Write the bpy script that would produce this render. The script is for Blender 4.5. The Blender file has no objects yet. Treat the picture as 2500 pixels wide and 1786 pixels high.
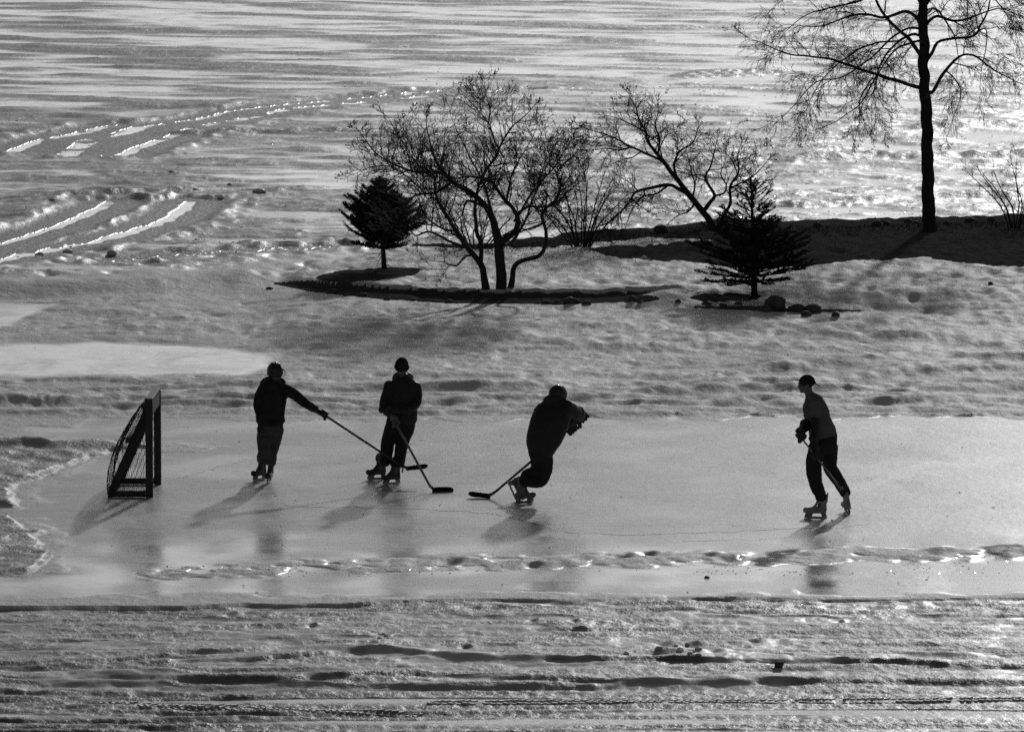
import bpy, bmesh, math, random
import numpy as np
from mathutils import Vector, Matrix, Quaternion, noise as mnoise

# ------------------------------------------------------------------ camera
CAM_H = 10.6                     # metres above the rink
F_PX = 17000.0                   # focal length in photograph pixels (2500 wide)
CX, CY, HORIZON = 1250.0, 893.0, -700.0
PITCH = math.atan((CY - HORIZON) / F_PX)
CP, SP = math.cos(PITCH), math.sin(PITCH)
scene = bpy.context.scene
cam_data = bpy.data.cameras.new('camera')
cam_data.sensor_width = 36.0
cam_data.sensor_fit = 'HORIZONTAL'
cam_data.lens = F_PX / 2500.0 * 36.0
cam_data.clip_start = 1.0
cam_data.clip_end = 12000.0
cam = bpy.data.objects.new('camera', cam_data)
scene.collection.objects.link(cam)
cam.location = (0, 0, CAM_H)
cam.rotation_euler = (math.pi / 2 - PITCH, 0, 0)
scene.camera = cam

# ------------------------------------------------------------------ sky, sun, exposure (black and white photograph)
SUN_EL = math.radians(17.0)
SUN_AZ = math.radians(9.8)       # right of the viewing direction (+Y), far side of the lake
world = bpy.data.worlds.new('World')
scene.world = world
world.use_nodes = True
wn, wl = world.node_tree.nodes, world.node_tree.links
wn.clear()
w_sky = wn.new('ShaderNodeTexSky')
w_sky.sky_type = 'NISHITA'
w_sky.sun_disc = False
w_sky.sun_elevation = SUN_EL
w_sky.sun_rotation = SUN_AZ
w_sky.air_density = 1.0
w_sky.dust_density = 2.2
w_bw = wn.new('ShaderNodeRGBToBW')
w_bg = wn.new('ShaderNodeBackground')
w_bg.inputs['Strength'].default_value = 0.105
w_out = wn.new('ShaderNodeOutputWorld')
wl.new(w_sky.outputs[0], w_bw.inputs[0])
wl.new(w_bw.outputs[0], w_bg.inputs['Color'])
wl.new(w_bg.outputs[0], w_out.inputs['Surface'])

sun_data = bpy.data.lights.new('sun', 'SUN')
sun_data.energy = 3.7
sun_data.angle = math.radians(1.7)
sun_data.color = (1.0, 1.0, 1.0)
sun = bpy.data.objects.new('sun', sun_data)
scene.collection.objects.link(sun)
SUN_DIR = Vector((math.sin(SUN_AZ) * math.cos(SUN_EL), math.cos(SUN_AZ) * math.cos(SUN_EL), math.sin(SUN_EL)))
sun.rotation_euler = SUN_DIR.to_track_quat('Z', 'Y').to_euler()
sun.location = (20, 120, 60)

scene.view_settings.view_transform = 'Standard'
scene.view_settings.look = 'None'
scene.view_settings.exposure = -1.74
scene.view_settings.gamma = 1.0
scene.view_settings.use_curve_mapping = False
scene.render.engine = 'CYCLES'
scene.cycles.use_denoising = False
scene.cycles.max_bounces = 5
scene.cycles.diffuse_bounces = 2
scene.cycles.glossy_bounces = 3
scene.cycles.caustics_reflective = False
scene.cycles.caustics_refractive = False
scene.cycles.sample_clamp_indirect = 4.0

random.seed(11)
COL = scene.collection

# ------------------------------------------------------------------ pixel -> place helpers
def ray_t(v):
    return CAM_H / (F_PX * SP + (v - CY) * CP)

def ground(u, v):
    """Point of the level ground (z = 0) seen at photograph pixel (u, v)."""
    t = ray_t(v)
    return t * (u - CX), t * (F_PX * CP - (v - CY) * SP)

def at(u, v, Y):
    """Point at distance Y seen at photograph pixel (u, v)."""
    t = Y / (F_PX * CP - (v - CY) * SP)
    return Vector((t * (u - CX), Y, CAM_H - t * (F_PX * SP + (v - CY) * CP)))

def ppm(Y):
    return F_PX / Y

# ------------------------------------------------------------------ materials
def new_mat(name, base=0.5, rough=0.6, spec=0.4, bump=None, vary=None, metallic=0.0, coat=0.0):
    """Grey procedural material; bump = (scale, strength, distance), vary = (scale, amount)."""
    m = bpy.data.materials.new(name)
    m.use_nodes = True
    n, l = m.node_tree.nodes, m.node_tree.links
    b = n['Principled BSDF']
    b.inputs['Base Color'].default_value = (base, base, base, 1)
    b.inputs['Roughness'].default_value = rough
    b.inputs['Specular IOR Level'].default_value = spec
    b.inputs['Metallic'].default_value = metallic
    b.inputs['Coat Weight'].default_value = coat
    tc = n.new('ShaderNodeTexCoord')
    if vary:
        t = n.new('ShaderNodeTexNoise')
        t.inputs['Scale'].default_value = vary[0]
        t.inputs['Detail'].default_value = 4
        l.new(tc.outputs['Object'], t.inputs['Vector'])
        r = n.new('ShaderNodeMapRange')
        r.inputs['From Min'].default_value = 0.3
        r.inputs['From Max'].default_value = 0.7
        r.inputs['To Min'].default_value = base * (1 - vary[1])
        r.inputs['To Max'].default_value = base * (1 + vary[1])
        l.new(t.outputs['Fac'], r.inputs['Value'])
        l.new(r.outputs['Result'], b.inputs['Base Color'])
    if bump:
        t = n.new('ShaderNodeTexNoise')
        t.inputs['Scale'].default_value = bump[0]
        t.inputs['Detail'].default_value = 5
        l.new(tc.outputs['Object'], t.inputs['Vector'])
        bp = n.new('ShaderNodeBump')
        bp.inputs['Strength'].default_value = bump[1]
        bp.inputs['Distance'].default_value = bump[2]
        l.new(t.outputs['Fac'], bp.inputs['Height'])
        l.new(bp.outputs['Normal'], b.inputs['Normal'])
    return m

M = {
    'bark': new_mat('dark_bark', 0.045, 0.85, 0.2, (60, 0.6, 0.01), (14, 0.4)),
    'twig': new_mat('twig_bark', 0.05, 0.8, 0.2, None, (8, 0.3)),
    'needle': new_mat('spruce_needles', 0.045, 0.75, 0.15, None, (6, 0.4)),
    'wood': new_mat('weathered_lumber', 0.055, 0.7, 0.3, (40, 0.4, 0.004), (9, 0.35)),
    'net': new_mat('net_cord', 0.06, 0.8, 0.2),
    'stone': new_mat('field_stone', 0.09, 0.8, 0.3, (22, 0.7, 0.02), (7, 0.4)),
    'snowlump': new_mat('snow_lump', 0.8, 0.6, 0.4, (40, 0.5, 0.01), (9, 0.12)),
    'icecrumb': new_mat('ice_crumb', 0.62, 0.16, 0.5, None, (3, 0.15)),
    'crack': new_mat('crack_water', 0.16, 0.5, 0.4),
    'litter': new_mat('leaf_litter', 0.05, 0.8, 0.2),
    'skin': new_mat('skin', 0.16, 0.5, 0.4, (120, 0.15, 0.002)),
    'fleece': new_mat('dark_fleece', 0.036, 0.9, 0.15, (220, 0.35, 0.003), (12, 0.25)),
    'nylon': new_mat('black_nylon', 0.030, 0.55, 0.3, (150, 0.3, 0.003), (10, 0.25)),
    'jean': new_mat('grey_trousers', 0.085, 0.85, 0.2, (260, 0.35, 0.003), (10, 0.25)),
    'track': new_mat('track_trousers', 0.032, 0.8, 0.2, (200, 0.3, 0.003), (10, 0.2)),
    'stripe': new_mat('pale_stripe', 0.3, 0.8, 0.2),
    'tshirt': new_mat('grey_shirt', 0.15, 0.9, 0.15, (240, 0.3, 0.003), (10, 0.2)),
    'knit': new_mat('knit_wool', 0.035, 0.95, 0.1, (180, 0.8, 0.006), (18, 0.3)),
    'helmet': new_mat('helmet_shell', 0.02, 0.28, 0.5, None, None, 0, 0.3),
    'visor': new_mat('visor_plastic', 0.05, 0.08, 0.5, None, None, 0, 0.5),
    'glove': new_mat('glove_leather', 0.035, 0.6, 0.35, (90, 0.5, 0.004), (14, 0.5)),
    'glovepale': new_mat('pale_glove_knit', 0.16, 0.85, 0.2, (140, 0.6, 0.004), (26, 0.6)),
    'boot': new_mat('skate_boot', 0.05, 0.45, 0.45, (60, 0.25, 0.003), (12, 0.3)),
    'bootpale': new_mat('pale_skate_boot', 0.34, 0.5, 0.45, (60, 0.25, 0.003), (12, 0.3)),
    'bootmid': new_mat('grey_skate_boot', 0.14, 0.5, 0.45, (60, 0.25, 0.003), (12, 0.3)),
    'holder': new_mat('blade_holder_plastic', 0.28, 0.4, 0.4),
    'steel': new_mat('blade_steel', 0.55, 0.25, 0.5, None, None, 1.0),
    'shaft': new_mat('stick_shaft', 0.05, 0.35, 0.45, None, (5, 0.5)),
    'shaftpale': new_mat('pale_stick_shaft', 0.2, 0.35, 0.45, None, (5, 0.3)),
    'tape': new_mat('stick_tape', 0.016, 0.85, 0.15, (160, 0.4, 0.002)),
}

# ------------------------------------------------------------------ numpy noise
_rng = np.random.default_rng(5)
_perm = _rng.permutation(4096).astype(np.int64)
_gang = (_rng.random(4096) * 2 * np.pi)
_gx, _gy = np.cos(_gang).astype(np.float32), np.sin(_gang).astype(np.float32)

def perlin(x, y, seed=0):
    x0 = np.floor(x); y0 = np.floor(y)
    fx = (x - x0).astype(np.float32); fy = (y - y0).astype(np.float32)
    xi = x0.astype(np.int64) + seed * 131; yi = y0.astype(np.int64) + seed * 57
    def g(ix, iy, dx, dy):
        k = _perm[(_perm[ix & 4095] + iy) & 4095]
        return _gx[k] * dx + _gy[k] * dy
    a = g(xi, yi, fx, fy); b = g(xi + 1, yi, fx - 1, fy)
    c = g(xi, yi + 1, fx, fy - 1); d = g(xi + 1, yi + 1, fx - 1, fy - 1)
    sx = fx * fx * fx * (fx * (fx * 6 - 15) + 10); sy = fy * fy * fy * (fy * (fy * 6 - 15) + 10)
    ab = a + (b - a) * sx; cd = c + (d - c) * sx
    return (ab + (cd - ab) * sy) * 1.5

def sstep(a, b, x):
    t = np.clip((x - a) / (b - a), 0, 1)
    return t * t * (3 - 2 * t)

def line_at(u, pts):
    p = np.array(pts, float)
    return np.interp(u, p[:, 0], p[:, 1])

# ------------------------------------------------------------------ the ground: frozen lake, shore, snow field, rink (one height field, four sheets)
def graded(lo, a, b, hi, n_in, n_out):
    left = a - (a - lo) * (np.linspace(1, 0, n_out, endpoint=False) ** 2)
    right = b + (hi - b) * (np.linspace(0, 1, n_out + 1)[1:] ** 2)
    return np.concatenate([left, np.linspace(a, b, n_in), right])

US = graded(-1900, -70, 2570, 4400, 660, 36)
VS = np.concatenate([np.linspace(-190, -45, 24, endpoint=False), np.linspace(-45, 1830, 1050), 1830 + 420 * (np.linspace(0, 1, 31)[1:] ** 1.5)])
U, V = np.meshgrid(US, VS)
U = U.astype(np.float32); V = V.astype(np.float32)
GX, GY = ground(U, V)
NR, NC = U.shape
DY = np.abs(np.gradient(GY, axis=0))           # row spacing in metres
DX = np.abs(np.gradient(GX, axis=1))
PXM = ((V + 700.0) ** 2) / (CAM_H * F_PX)      # picture rows per metre of depth

def octv(lx, ly, seed, sharp=0):
    """One octave with wavelengths (lx, ly) in metres, faded where the mesh is too coarse for it."""
    w = sstep(1.6, 3.2, ly / DY) * sstep(1.6, 3.2, lx / DX)
    n = perlin(GX / lx, GY / ly, seed)
    if sharp:
        n = 0.55 - np.abs(n) * 1.6
    return n * w

def ridge(pts, amp, wf, wb, u0=None, u1=None, fade=80.0, wob=0.0, seed=40, var=1.0):
    """Low snow ridge along a line; wf / wb = half widths in metres on the near and far side."""
    vl = line_at(U, pts)
    d = (V - vl) / PXM
    if wob:
        d = d + 1.6 * wob * perlin(GX / 1.9, GY / 3.0, seed) + 0.7 * wob * perlin(GX / 0.5, GY / 2.0, seed + 1) + .35 * wob * perlin(GX / .2, GY / 1.0, seed + 4)
    prof = np.where(d > 0, np.exp(-(d / wf) ** 2), np.exp(-(d / wb) ** 2))
    lo = pts[0][0] if u0 is None else u0
    hi = pts[-1][0] if u1 is None else u1
    m = sstep(lo - fade, lo + fade, U) * (1 - sstep(hi - fade, hi + fade, U))
    amp_n = np.clip(0.95 + var * (0.75 * perlin(GX / 1.4, GY / 2.5, seed + 2) + .5 * perlin(GX / .33, GY / .8, seed + 3)), 0, 1.7)
    return amp * prof * m * amp_n

def poly_sdf(pts, jit=0.0, seed=70, scale=0.6, aspect=True):
    """Signed distance (metres-ish, >0 inside) to a polygon given in photograph pixels on the level ground."""
    P = np.array([ground(a, b) for a, b in pts])
    x, y = GX, GY
    if jit:
        x = x + jit * (perlin(GX / scale, GY / (scale * 2), seed) + 0.5 * perlin(GX / (scale * .37), GY / (scale * .8), seed + 1))
        y = y + 2.2 * jit * (perlin(GX / scale, GY / (scale * 2), seed + 2) + 0.5 * perlin(GX / (scale * .37), GY / (scale * .8), seed + 3))
    inside = np.zeros(x.shape, bool)
    dmin = np.full(x.shape, 1e9)
    n = len(P)
    for i in range(n):
        ax, ay = P[i]; bx, by = P[(i + 1) % n]
        ex, ey = bx - ax, by - ay
        t = np.clip(((x - ax) * ex + (y - ay) * ey) / (ex * ex + ey * ey + 1e-9), 0, 1)
        dmin = np.minimum(dmin, (x - ax - t * ex) ** 2 + ((y - ay - t * ey)) ** 2)
        c = (ay > y) != (by > y)
        xin = (bx - ax) * (y - ay) / (by - ay + 1e-12) + ax
        inside ^= c & (x < xin)
    d = np.sqrt(dmin)
    return np.where(inside, d, -d)

H = np.zeros(U.shape)
ICE = np.zeros(U.shape)          # 1 = bare smooth ice
CRUST = np.zeros(U.shape)        # 1 = rough grey refrozen slush; in the foreground also painted-in vignette darkening
SOIL = np.zeros(U.shape)         # 1 = bare earth and dead grass

# --- zones along the depth
lake_edge = line_at(U, [(-2000, 690), (0, 700), (300, 690), (480, 665), (640, 640), (800, 650), (1020, 640), (1250, 625), (1500, 612), (1750, 590), (2500, 580), (4500, 570)])
lake = 1 - sstep(-6, 6, V - lake_edge)
fore = sstep(1464.4, 1466.2, V - (line_at(U, [(-500, 1480), (450, 1478), (590, 1472), (700, 1475), (850, 1472), (930, 1465), (1100, 1462), (1250, 1460), (1400, 1464), (1600, 1458), (1800, 1456), (2000, 1462), (2200, 1462), (2400, 1458), (3000, 1460)]) - 1465))

# --- peninsula
zi = 0.24 + 0.10 * sstep(1200, 2300, U) + 0.12 * sstep(40, 140, line_at(U, [(600, 735), (2500, 800)]) - V) * sstep(1300, 1900, U)
vf = line_at(U, [(600, 700), (660, 704), (700, 711), (800, 722), (943, 733), (1121, 741), (1371, 744), (1586, 742), (1700, 752), (1850, 765), (2000, 775), (2200, 792), (2500, 806), (4500, 820)])
vb = line_at(U, [(600, 705), (660, 700), (700, 688), (790, 662), (900, 638), (1020, 622), (1250, 608), (1400, 599), (1600, 588), (1750, 574), (1900, 580), (2070, 578), (2500, 570), (4500, 565)])
vfj = vf + 1.6 * perlin(GX / 0.5, GY / 9, 21) + 0.8 * perlin(GX / 0.2, GY / 9, 22)
vbj = vb + 2.0 * perlin(GX / 0.8, GY / 19, 23)
wfront = 1.8 + 46 * sstep(1580, 1900, U) + 14 * (1 - sstep(700, 840, U))
isl = sstep(0, 12, V - vbj) * (1 - sstep(-wfront, 0, V - vfj)) * sstep(640, 770, U)
# --- apron of drifted snow between the peninsula and the rink
apron = 0.11 * sstep(600, 760, U) * sstep(690, 735, V) * (1 - sstep(735, 915, V))
H += np.maximum(isl * zi, apron) + 0.0
H += 0.27 * np.exp(-((U - 575) / 110) ** 2 - ((V - 688 - .04 * (575 - U)) / 15) ** 2)                # drift at the tip
H += 0.10 * np.exp(-((U - 760) / 80) ** 2 - ((V - 680) / 14) ** 2) * (1 - isl)
drift = (1 - sstep(380, 560, U)) * sstep(640, 690, V) * (1 - sstep(706, 728, V + 12 * (U - 250) / 500))
H += 0.20 * drift
H += 0.22 * np.exp(-((U - 1640) / 80) ** 2 - ((V - 757) / 13) ** 2)                # shovelled heap over the wall
H += 0.10 * np.exp(-((U - 1720) / 40) ** 2 - ((V - 752) / 9) ** 2)
nearwall = np.exp(-((V - vf) / 14.0) ** 2) * (U < 1640)
LAND = np.clip(isl + sstep(0.01, 0.06, apron), 0, 1)

# --- long low swells of drifted snow
snowy = (1 - lake) * (1 - fore)
band = sstep(700, 745, V) * (1 - sstep(1000, 1022, V))
H += band * (0.055 * octv(3.2, 5.0, 1) + 0.016 * octv(1.7, 2.2, 2) + 0.012 * octv(0.8, 1.0, 3) * (.4 + octv(2.5, 3.5, 92)) + 0.008 * octv(0.3, 0.5, 4)
             - .08 * np.clip(octv(.62, .8, 93) - .36, 0, 1) - .05 * np.clip(octv(.36, .5, 109) - .32, 0, 1) + .05 * np.clip(octv(1.9, .7, 110) - .25, 0, 1) + .03 * np.clip(octv(.8, .42, 111) - .32, 0, 1))
H += band * sstep(1400, 2300, U) * 0.02 * octv(3.0, 1.4, 5)
H += band * (1 - .55 * sstep(915, 945, V)) * (0.010 * np.abs(octv(.85, 1.0, 94)) + 0.008 * np.abs(octv(.4, .55, 95)) + 0.010 * octv(1.5, .36, 96) + .006 * octv(.2, .34, 97))
H += isl * (1 - .8 * nearwall) * (0.010 * np.abs(octv(.7, .9, 98)) + .012 * octv(1.2, .34, 99) - .08 * np.clip(octv(.5, .7, 112) - .3, 0, 1) + .05 * np.clip(octv(.6, .45, 113) - .28, 0, 1))
H += isl * (1 - .8 * nearwall) * (0.02 * octv(1.6, 2.4, 6) + 0.020 * octv(0.5, 0.9, 7) + 0.018 * octv(0.24, 0.5, 8))
lsnow = sstep(600, 660, V) * (1 - sstep(700, 740, V)) * (1 - isl) * (1 - sstep(700, 1000, U))
H += lsnow * (0.05 * octv(2.2, 3.6, 9) + 0.022 * octv(0.7, 1.3, 10) + 0.012 * octv(0.3, .6, 11))

def scarp(lx, ly, seed, amp, th=(0.0, .22, -.22), w=.03):
    f = perlin(GX / lx, GY / ly, seed) + .45 * octv(lx * .4, ly * .45, seed + 1) + .25 * octv(lx * .16, ly * .2, seed + 2)
    return amp * sum(sstep(t_ - w, t_ + w, f) for t_ in th)
H += band * (scarp(1.7, 1.5, 120, .012) + scarp(.8, .8, 124, .008, (.15, -.2))) * (.35 + .65 * sstep(0, .4, perlin(GX / 2.6, GY / 5, 128)))
H += isl * (1 - nearwall) * scarp(1.2, 1.3, 130, .012, (.1, -.2))
# --- ploughed ridges behind the rink
for k_, pts in enumerate(([(900, 800), (1150, 812), (1400, 800), (1750, 832), (2100, 806), (2700, 790)], [(720, 775), (1000, 822), (1400, 846), (1950, 858), (2300, 848)], [(1650, 790), (1950, 812), (2250, 838), (2700, 842)], [(250, 762), (480, 778), (760, 770), (960, 752)], [(300, 800), (600, 812), (900, 806)])):
    H += ridge(pts, .05, .55, 1.3, fade=140, wob=.5, seed=300 + 7 * k_)
H += ridge([(-400, 935), (60, 930), (200, 928), (420, 934)], 0.05, .25, .5, wob=.2)
for pts, a, wf_, wb_ in [
        ([(-300, 985), (100, 984), (220, 980), (418, 973), (572, 973), (640, 976)], 0.095, .30, .6),
        ([(200, 993), (396, 992), (528, 990), (640, 992)], 0.075, .22, .4),
        ([(-200, 1006), (100, 1009), (300, 1010)], 0.05, .22, .5),
        ([(500, 1008), (700, 1004), (900, 1002), (1150, 1000)], 0.05, .25, .5),
        ([(660, 948), (900, 950), (1100, 944), (1400, 940)], 0.06, .3, .7),
        ([(640, 975), (950, 982), (1250, 974), (1600, 978)], 0.055, .28, .5),
        ([(1200, 996), (1500, 990), (1800, 986), (1960, 990)], 0.06, .24, .5),
        ([(1000, 915), (1250, 920), (1400, 912), (1700, 918), (1962, 905)], 0.06, .35, .9),
        ([(1860, 904), (1962, 901), (2072, 890), (2204, 878), (2700, 872)], 0.11, .42, .9),
        ([(1700, 944), (2028, 930), (2204, 915), (2800, 900)], 0.105, .38, .7),
        ([(1500, 968), (1808, 957), (2000, 960), (2200, 948), (2800, 940)], 0.09, .34, .7),
        ([(1750, 985), (2000, 982), (2300, 975), (2800, 972)], 0.075, .3, .5),
        ([(1400, 1013), (1800, 1014), (2100, 1013), (2800, 1010)], 0.04, .12, .4),
        ([(-200, 1090), (0, 1092), (140, 1096), (260, 1098), (330, 1094)], 0.10, .30, .4)]:
    H += ridge(pts, a, wf_, wb_, wob=.16, seed=int(abs(pts[0][0]) + pts[0][1]) % 97 + 40, var=.6)
rutb = sstep(925, 950, V) * (1 - sstep(1005, 1022, V))
H += rutb * (0.05 * octv(6.0, 0.7, 12) + 0.03 * octv(2.2, 0.5, 13) + .014 * octv(.5, .45, 14))

# --- bare ice
rink_poly = [(330, 1098), (250, 1108), (190, 1124), (135, 1152), (60, 1178), (38, 1195), (30, 1232), (-80, 1245), (-80, 1262), (40, 1268), (78, 1300), (88, 1322), (100, 1350), (105, 1372),
             (80, 1392), (-200, 1402), (-400, 1462), (3000, 1452), (3000, 1014), (2200, 1016), (1600, 1017), (1200, 1021), (800, 1022), (560, 1022), (420, 1020), (250, 1022), (120, 1034), (10, 1048), (15, 1068), (150, 1078), (300, 1084), (480, 1088), (520, 1094)]
rink_d = poly_sdf(rink_poly, .20, 71, .8)
rink = sstep(-0.10, 0.03, rink_d)
rink_in = sstep(0.02, 0.40, rink_d + .30 * octv(1.3, 1.6, 154) + .18 * octv(.5, .7, 155) - .05)
fr_line = line_at(U, [(300, 1398), (600, 1392), (800, 1381), (1000, 1374), (1250, 1372), (1500, 1366), (1700, 1361), (1900, 1360), (2100, 1354), (2300, 1350), (2600, 1352)])
fr_d = (V - fr_line) / PXM
fr_n = 0.35 + 0.9 * perlin(GX / 0.9, GY / 1.2, 31) + 0.9 * perlin(GX / .28, GY / .4, 32)
front_ridge = np.exp(-((fr_d + .3 * perlin(GX / .7, GY / 5, 33)) / 0.62) ** 2) * sstep(300, 420, U) * np.clip(fr_n + 0.35 * sstep(800, 1300, U) * 1 + .2, 0, 1.3)
frm = sstep(0.10, 0.40, front_ridge)
rink_ice = rink_in * (1 - frm)
patchA = sstep(-.1, .35, poly_sdf([(-900, 738), (150, 741), (125, 765), (60, 785), (52, 800), (-100, 812), (-900, 815)], .3, 74, 1.4))
patchB = sstep(-.5, .9, poly_sdf([(-900, 838), (0, 838), (110, 834), (484, 840), (640, 848), (770, 866), (790, 884), (700, 912), (616, 922), (352, 925), (100, 922), (0, 924), (-900, 926)], .35, 75, 1.6))
ICE = np.maximum.reduce([rink_ice, patchA, patchB * .95])
H *= (1 - 0.96 * np.maximum.reduce([rink, patchA, patchB * .92]))
H += 0.032 * front_ridge * (0.7 + 0.5 * octv(.5, .6, 33) + .4 * octv(.22, .3, 34)) * (1 + 1.1 * sstep(2200, 2320, U))
edge_l = (1 - rink) * (1 - sstep(150, 420, U)) * sstep(1060, 1090, V) * (1 - sstep(1395, 1405, V))
H += edge_l * (0.055 + 0.05 * octv(1.0, 1.1, 35) + 0.03 * octv(.35, .45, 36))
CRUST = np.maximum(CRUST, edge_l * .6)

# --- near foreground below the flooded sheet
lev = -0.06 * fore
H = H * (1 - fore) + lev
fs = fore * (1 - sstep(1655, 1680, V))
H += fs * (.007 * np.abs(octv(.6, .4, 100)) + .006 * np.abs(octv(.25, .2, 101)) + .010 * octv(2.6, .25, 108) + 0.014 * octv(1.4, 1.2, 37) + 0.007 * octv(.45, .5, 38) + 0.006 * octv(.2, .25, 39))
H += fs * (scarp(2.4, .7, 134, .008) + scarp(.9, .35, 138, .005, (.1, -.2)))
for pts, a, wf_, wb_ in [
        ([(-400, 1612), (0, 1609), (275, 1604), (495, 1588), (640, 1583)], 0.04, .08, .6),
        ([(380, 1612), (632, 1598), (825, 1585), (935, 1577), (1010, 1583), (1100, 1597), (1250, 1601), (1415, 1604), (1635, 1604), (1910, 1602), (2185, 1612), (2405, 1620), (2800, 1606)], 0.05, .08, .7),
        ([(1500, 1585), (1750, 1588), (2000, 1580), (2200, 1586), (2420, 1600)], 0.025, .12, .6),
        ([(-300, 1640), (357, 1649), (715, 1653), (990, 1638), (1100, 1637), (1250, 1645), (1525, 1651), (1800, 1653), (2000, 1650)], 0.042, .08, .45),
        ([(-300, 1668), (300, 1672), (600, 1680), (1000, 1676)], 0.03, .08, .3),
        ([(900, 1768), (1400, 1766), (1900, 1768), (2800, 1766)], 0.045, .10, .25)]:
    H += ridge(pts, a, wf_, wb_, wob=.07, seed=int(abs(pts[0][0]) + pts[0][1]) % 97 + 140, var=.45) * fore
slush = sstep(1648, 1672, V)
H += slush * (-0.04 + 0.020 * octv(8.0, 0.34, 41) + 0.014 * octv(3.0, 0.20, 42) + 0.008 * octv(.3, .2, 43) + .006 * octv(.12, .18, 44))
rut_l = fore * (1 - sstep(500, 1000, U)) * sstep(1600, 1630, V)
H += rut_l * (0.03 * octv(1.6, .28, 45) + .02 * octv(.5, .22, 46))
CRUST = np.maximum(CRUST, slush * (.95 + .25 * octv(4.0, .5, 47)))  # real slush, its dark tone deepened to imitate vignetting along the bottom
wetstrip = slush * sstep(.0, .35, perlin(GX / 7, GY / .55, 48) - .12 + .55 * np.exp(-((V - 1740) / 16) ** 2) * sstep(1000, 1300, U))
ICE = np.maximum(ICE, wetstrip * .85)
H = H - wetstrip * (H + .085) * .8
spark = fore * (1 - sstep(1472, 1500, V)) * .8
CRUST = np.maximum(CRUST, spark)
H += spark * (.02 * octv(.3, .22, 49) + .014 * octv(.12, .12, 50))
glaze = fs * sstep(.0, .4, perlin(GX / 1.8, GY / .9, 51) + .4 * octv(.6, .4, 141))
ICE = np.maximum(ICE, .75 * glaze)
CRUST = np.maximum(CRUST, fs * (.5 + .5 * sstep(.0, .5, perlin(GX / 2.3, GY / 1.1, 142))))  # extra dark crust on the near snow: vignette falloff painted into the colour

# --- the lake: smooth ice with streaks of grey crust
ls = lake
far = 1 - sstep(150, 420, V)
skew = GX * 0.9
cn = (0.55 * perlin((GX + 3) / 13.0, (GY + skew) / 5.0, 52) + 0.5 * perlin(GX / 6.0, (GY + skew * .8) / 2.6, 53) + 0.36 * octv(3.0, 1.5, 54) + .34 * perlin(GX / 5.0, (GY + skew * .4) / 1.9, 151) + .2 * perlin(GX / 1.6, GY / 1.4, 152) + .36 * octv(1.5, .8, 55) + .3 * octv(.7, .5, 102))
far_s = 1 - sstep(210, 480, V)
cn = cn * (.7 + .3 * far_s) + .10 * (1 - far_s) + .12 * perlin(GX / 30.0, GY / 25.0, 103)
cr_lake = np.clip(.36 + 1.75 * cn + .55 * far_s * perlin(GX / 3.4, (GY + skew * .3) / 1.25, 156), 0, 1)
cr_lake = cr_lake * cr_lake * (3 - 2 * cr_lake)
cr_lake = np.clip(cr_lake + .35 * octv(.45, .7, 143) * (cr_lake > .02), 0, 1)
tracks = [  # wet wheel ruts: line in photograph pixels, half width in metres
    ([(-260, 668), (-120, 630), (0, 597), (60, 580), (140, 556), (200, 531), (250, 508), (272, 494)], .17),
    ([(-220, 690), (0, 640), (50, 624), (150, 606), (250, 587), (330, 565), (400, 541), (445, 515), (466, 492)], .20),
    ([(290, 384), (330, 366), (370, 350), (430, 330), (480, 313), (600, 288), (700, 270), (900, 248), (1080, 232), (1250, 222)], .22),
    ([(158, 382), (190, 362), (220, 345), (300, 326), (345, 312)], .30),
    ([(345, 312), (480, 290), (560, 274), (700, 258), (900, 236), (1100, 224)], .15),
    ([(30, 370), (75, 354), (100, 346), (160, 334), (230, 318), (280, 306)], .22),
    ([(70, 622), (110, 614), (135, 606)], .16),
    ([(280, 640), (420, 626), (600, 614), (800, 604)], .10)]
tr_d = np.full(U.shape, 9.0)
selr = np.where((VS > 190) & (VS < 720))[0]
r0, r1 = selr[0], selr[-1] + 1
sx, sy = GX[r0:r1], GY[r0:r1]
jx = sx + .06 * perlin(sx / .35, sy / 1.2, 56); jy = sy + .5 * perlin(sx / .4, sy / .8, 57)
for pts, hw in tracks:
    P = np.array([ground(a, b) for a, b in pts])
    dm = np.full(sx.shape, 1e9)
    for i in range(len(P) - 1):
        ax, ay = P[i]; bx, by = P[i + 1]
        ex, ey = bx - ax, by - ay
        t = np.clip(((jx - ax) * ex + (jy - ay) * ey) / (ex * ex + ey * ey), 0, 1)
        dm = np.minimum(dm, (jx - ax - t * ex) ** 2 + (jy - ay - t * ey) ** 2)
    tr_d[r0:r1] = np.minimum(tr_d[r0:r1], np.sqrt(dm) - hw)
tr_in = 1 - sstep(-.07, -.01, tr_d)
tr_fl = 1 - sstep(.42, .85, tr_d)
tr_brk = sstep(-.30, .0, perlin(GX / .9, GY / 2.5, 157) + .5 * octv(.4, .9, 158) + .8 * sstep(380, 440, V))
tr_in = tr_in * tr_brk
tr_rim = np.exp(-((tr_d - 1.0) / .35) ** 2) * (1 - tr_in)
slz = np.clip(np.exp(-np.clip(tr_d, 0, 9) / 1.3), 0, 1)          # churned slush around the ruts
slz = np.maximum(slz, sstep(-.5, 1.5, poly_sdf([(-900, 640), (-900, 455), (250, 462), (480, 462), (560, 500), (480, 560), (300, 620), (100, 660)], .8, 58, 2.0)))
slz = np.maximum(slz, sstep(-.5, 2.5, poly_sdf([(-900, 410), (-900, 300), (250, 292), (560, 268), (900, 232), (1250, 190), (1700, 178), (1700, 205), (1250, 240), (900, 285), (500, 350), (380, 400)], 1.2, 59, 2.5)) * .9)
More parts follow.
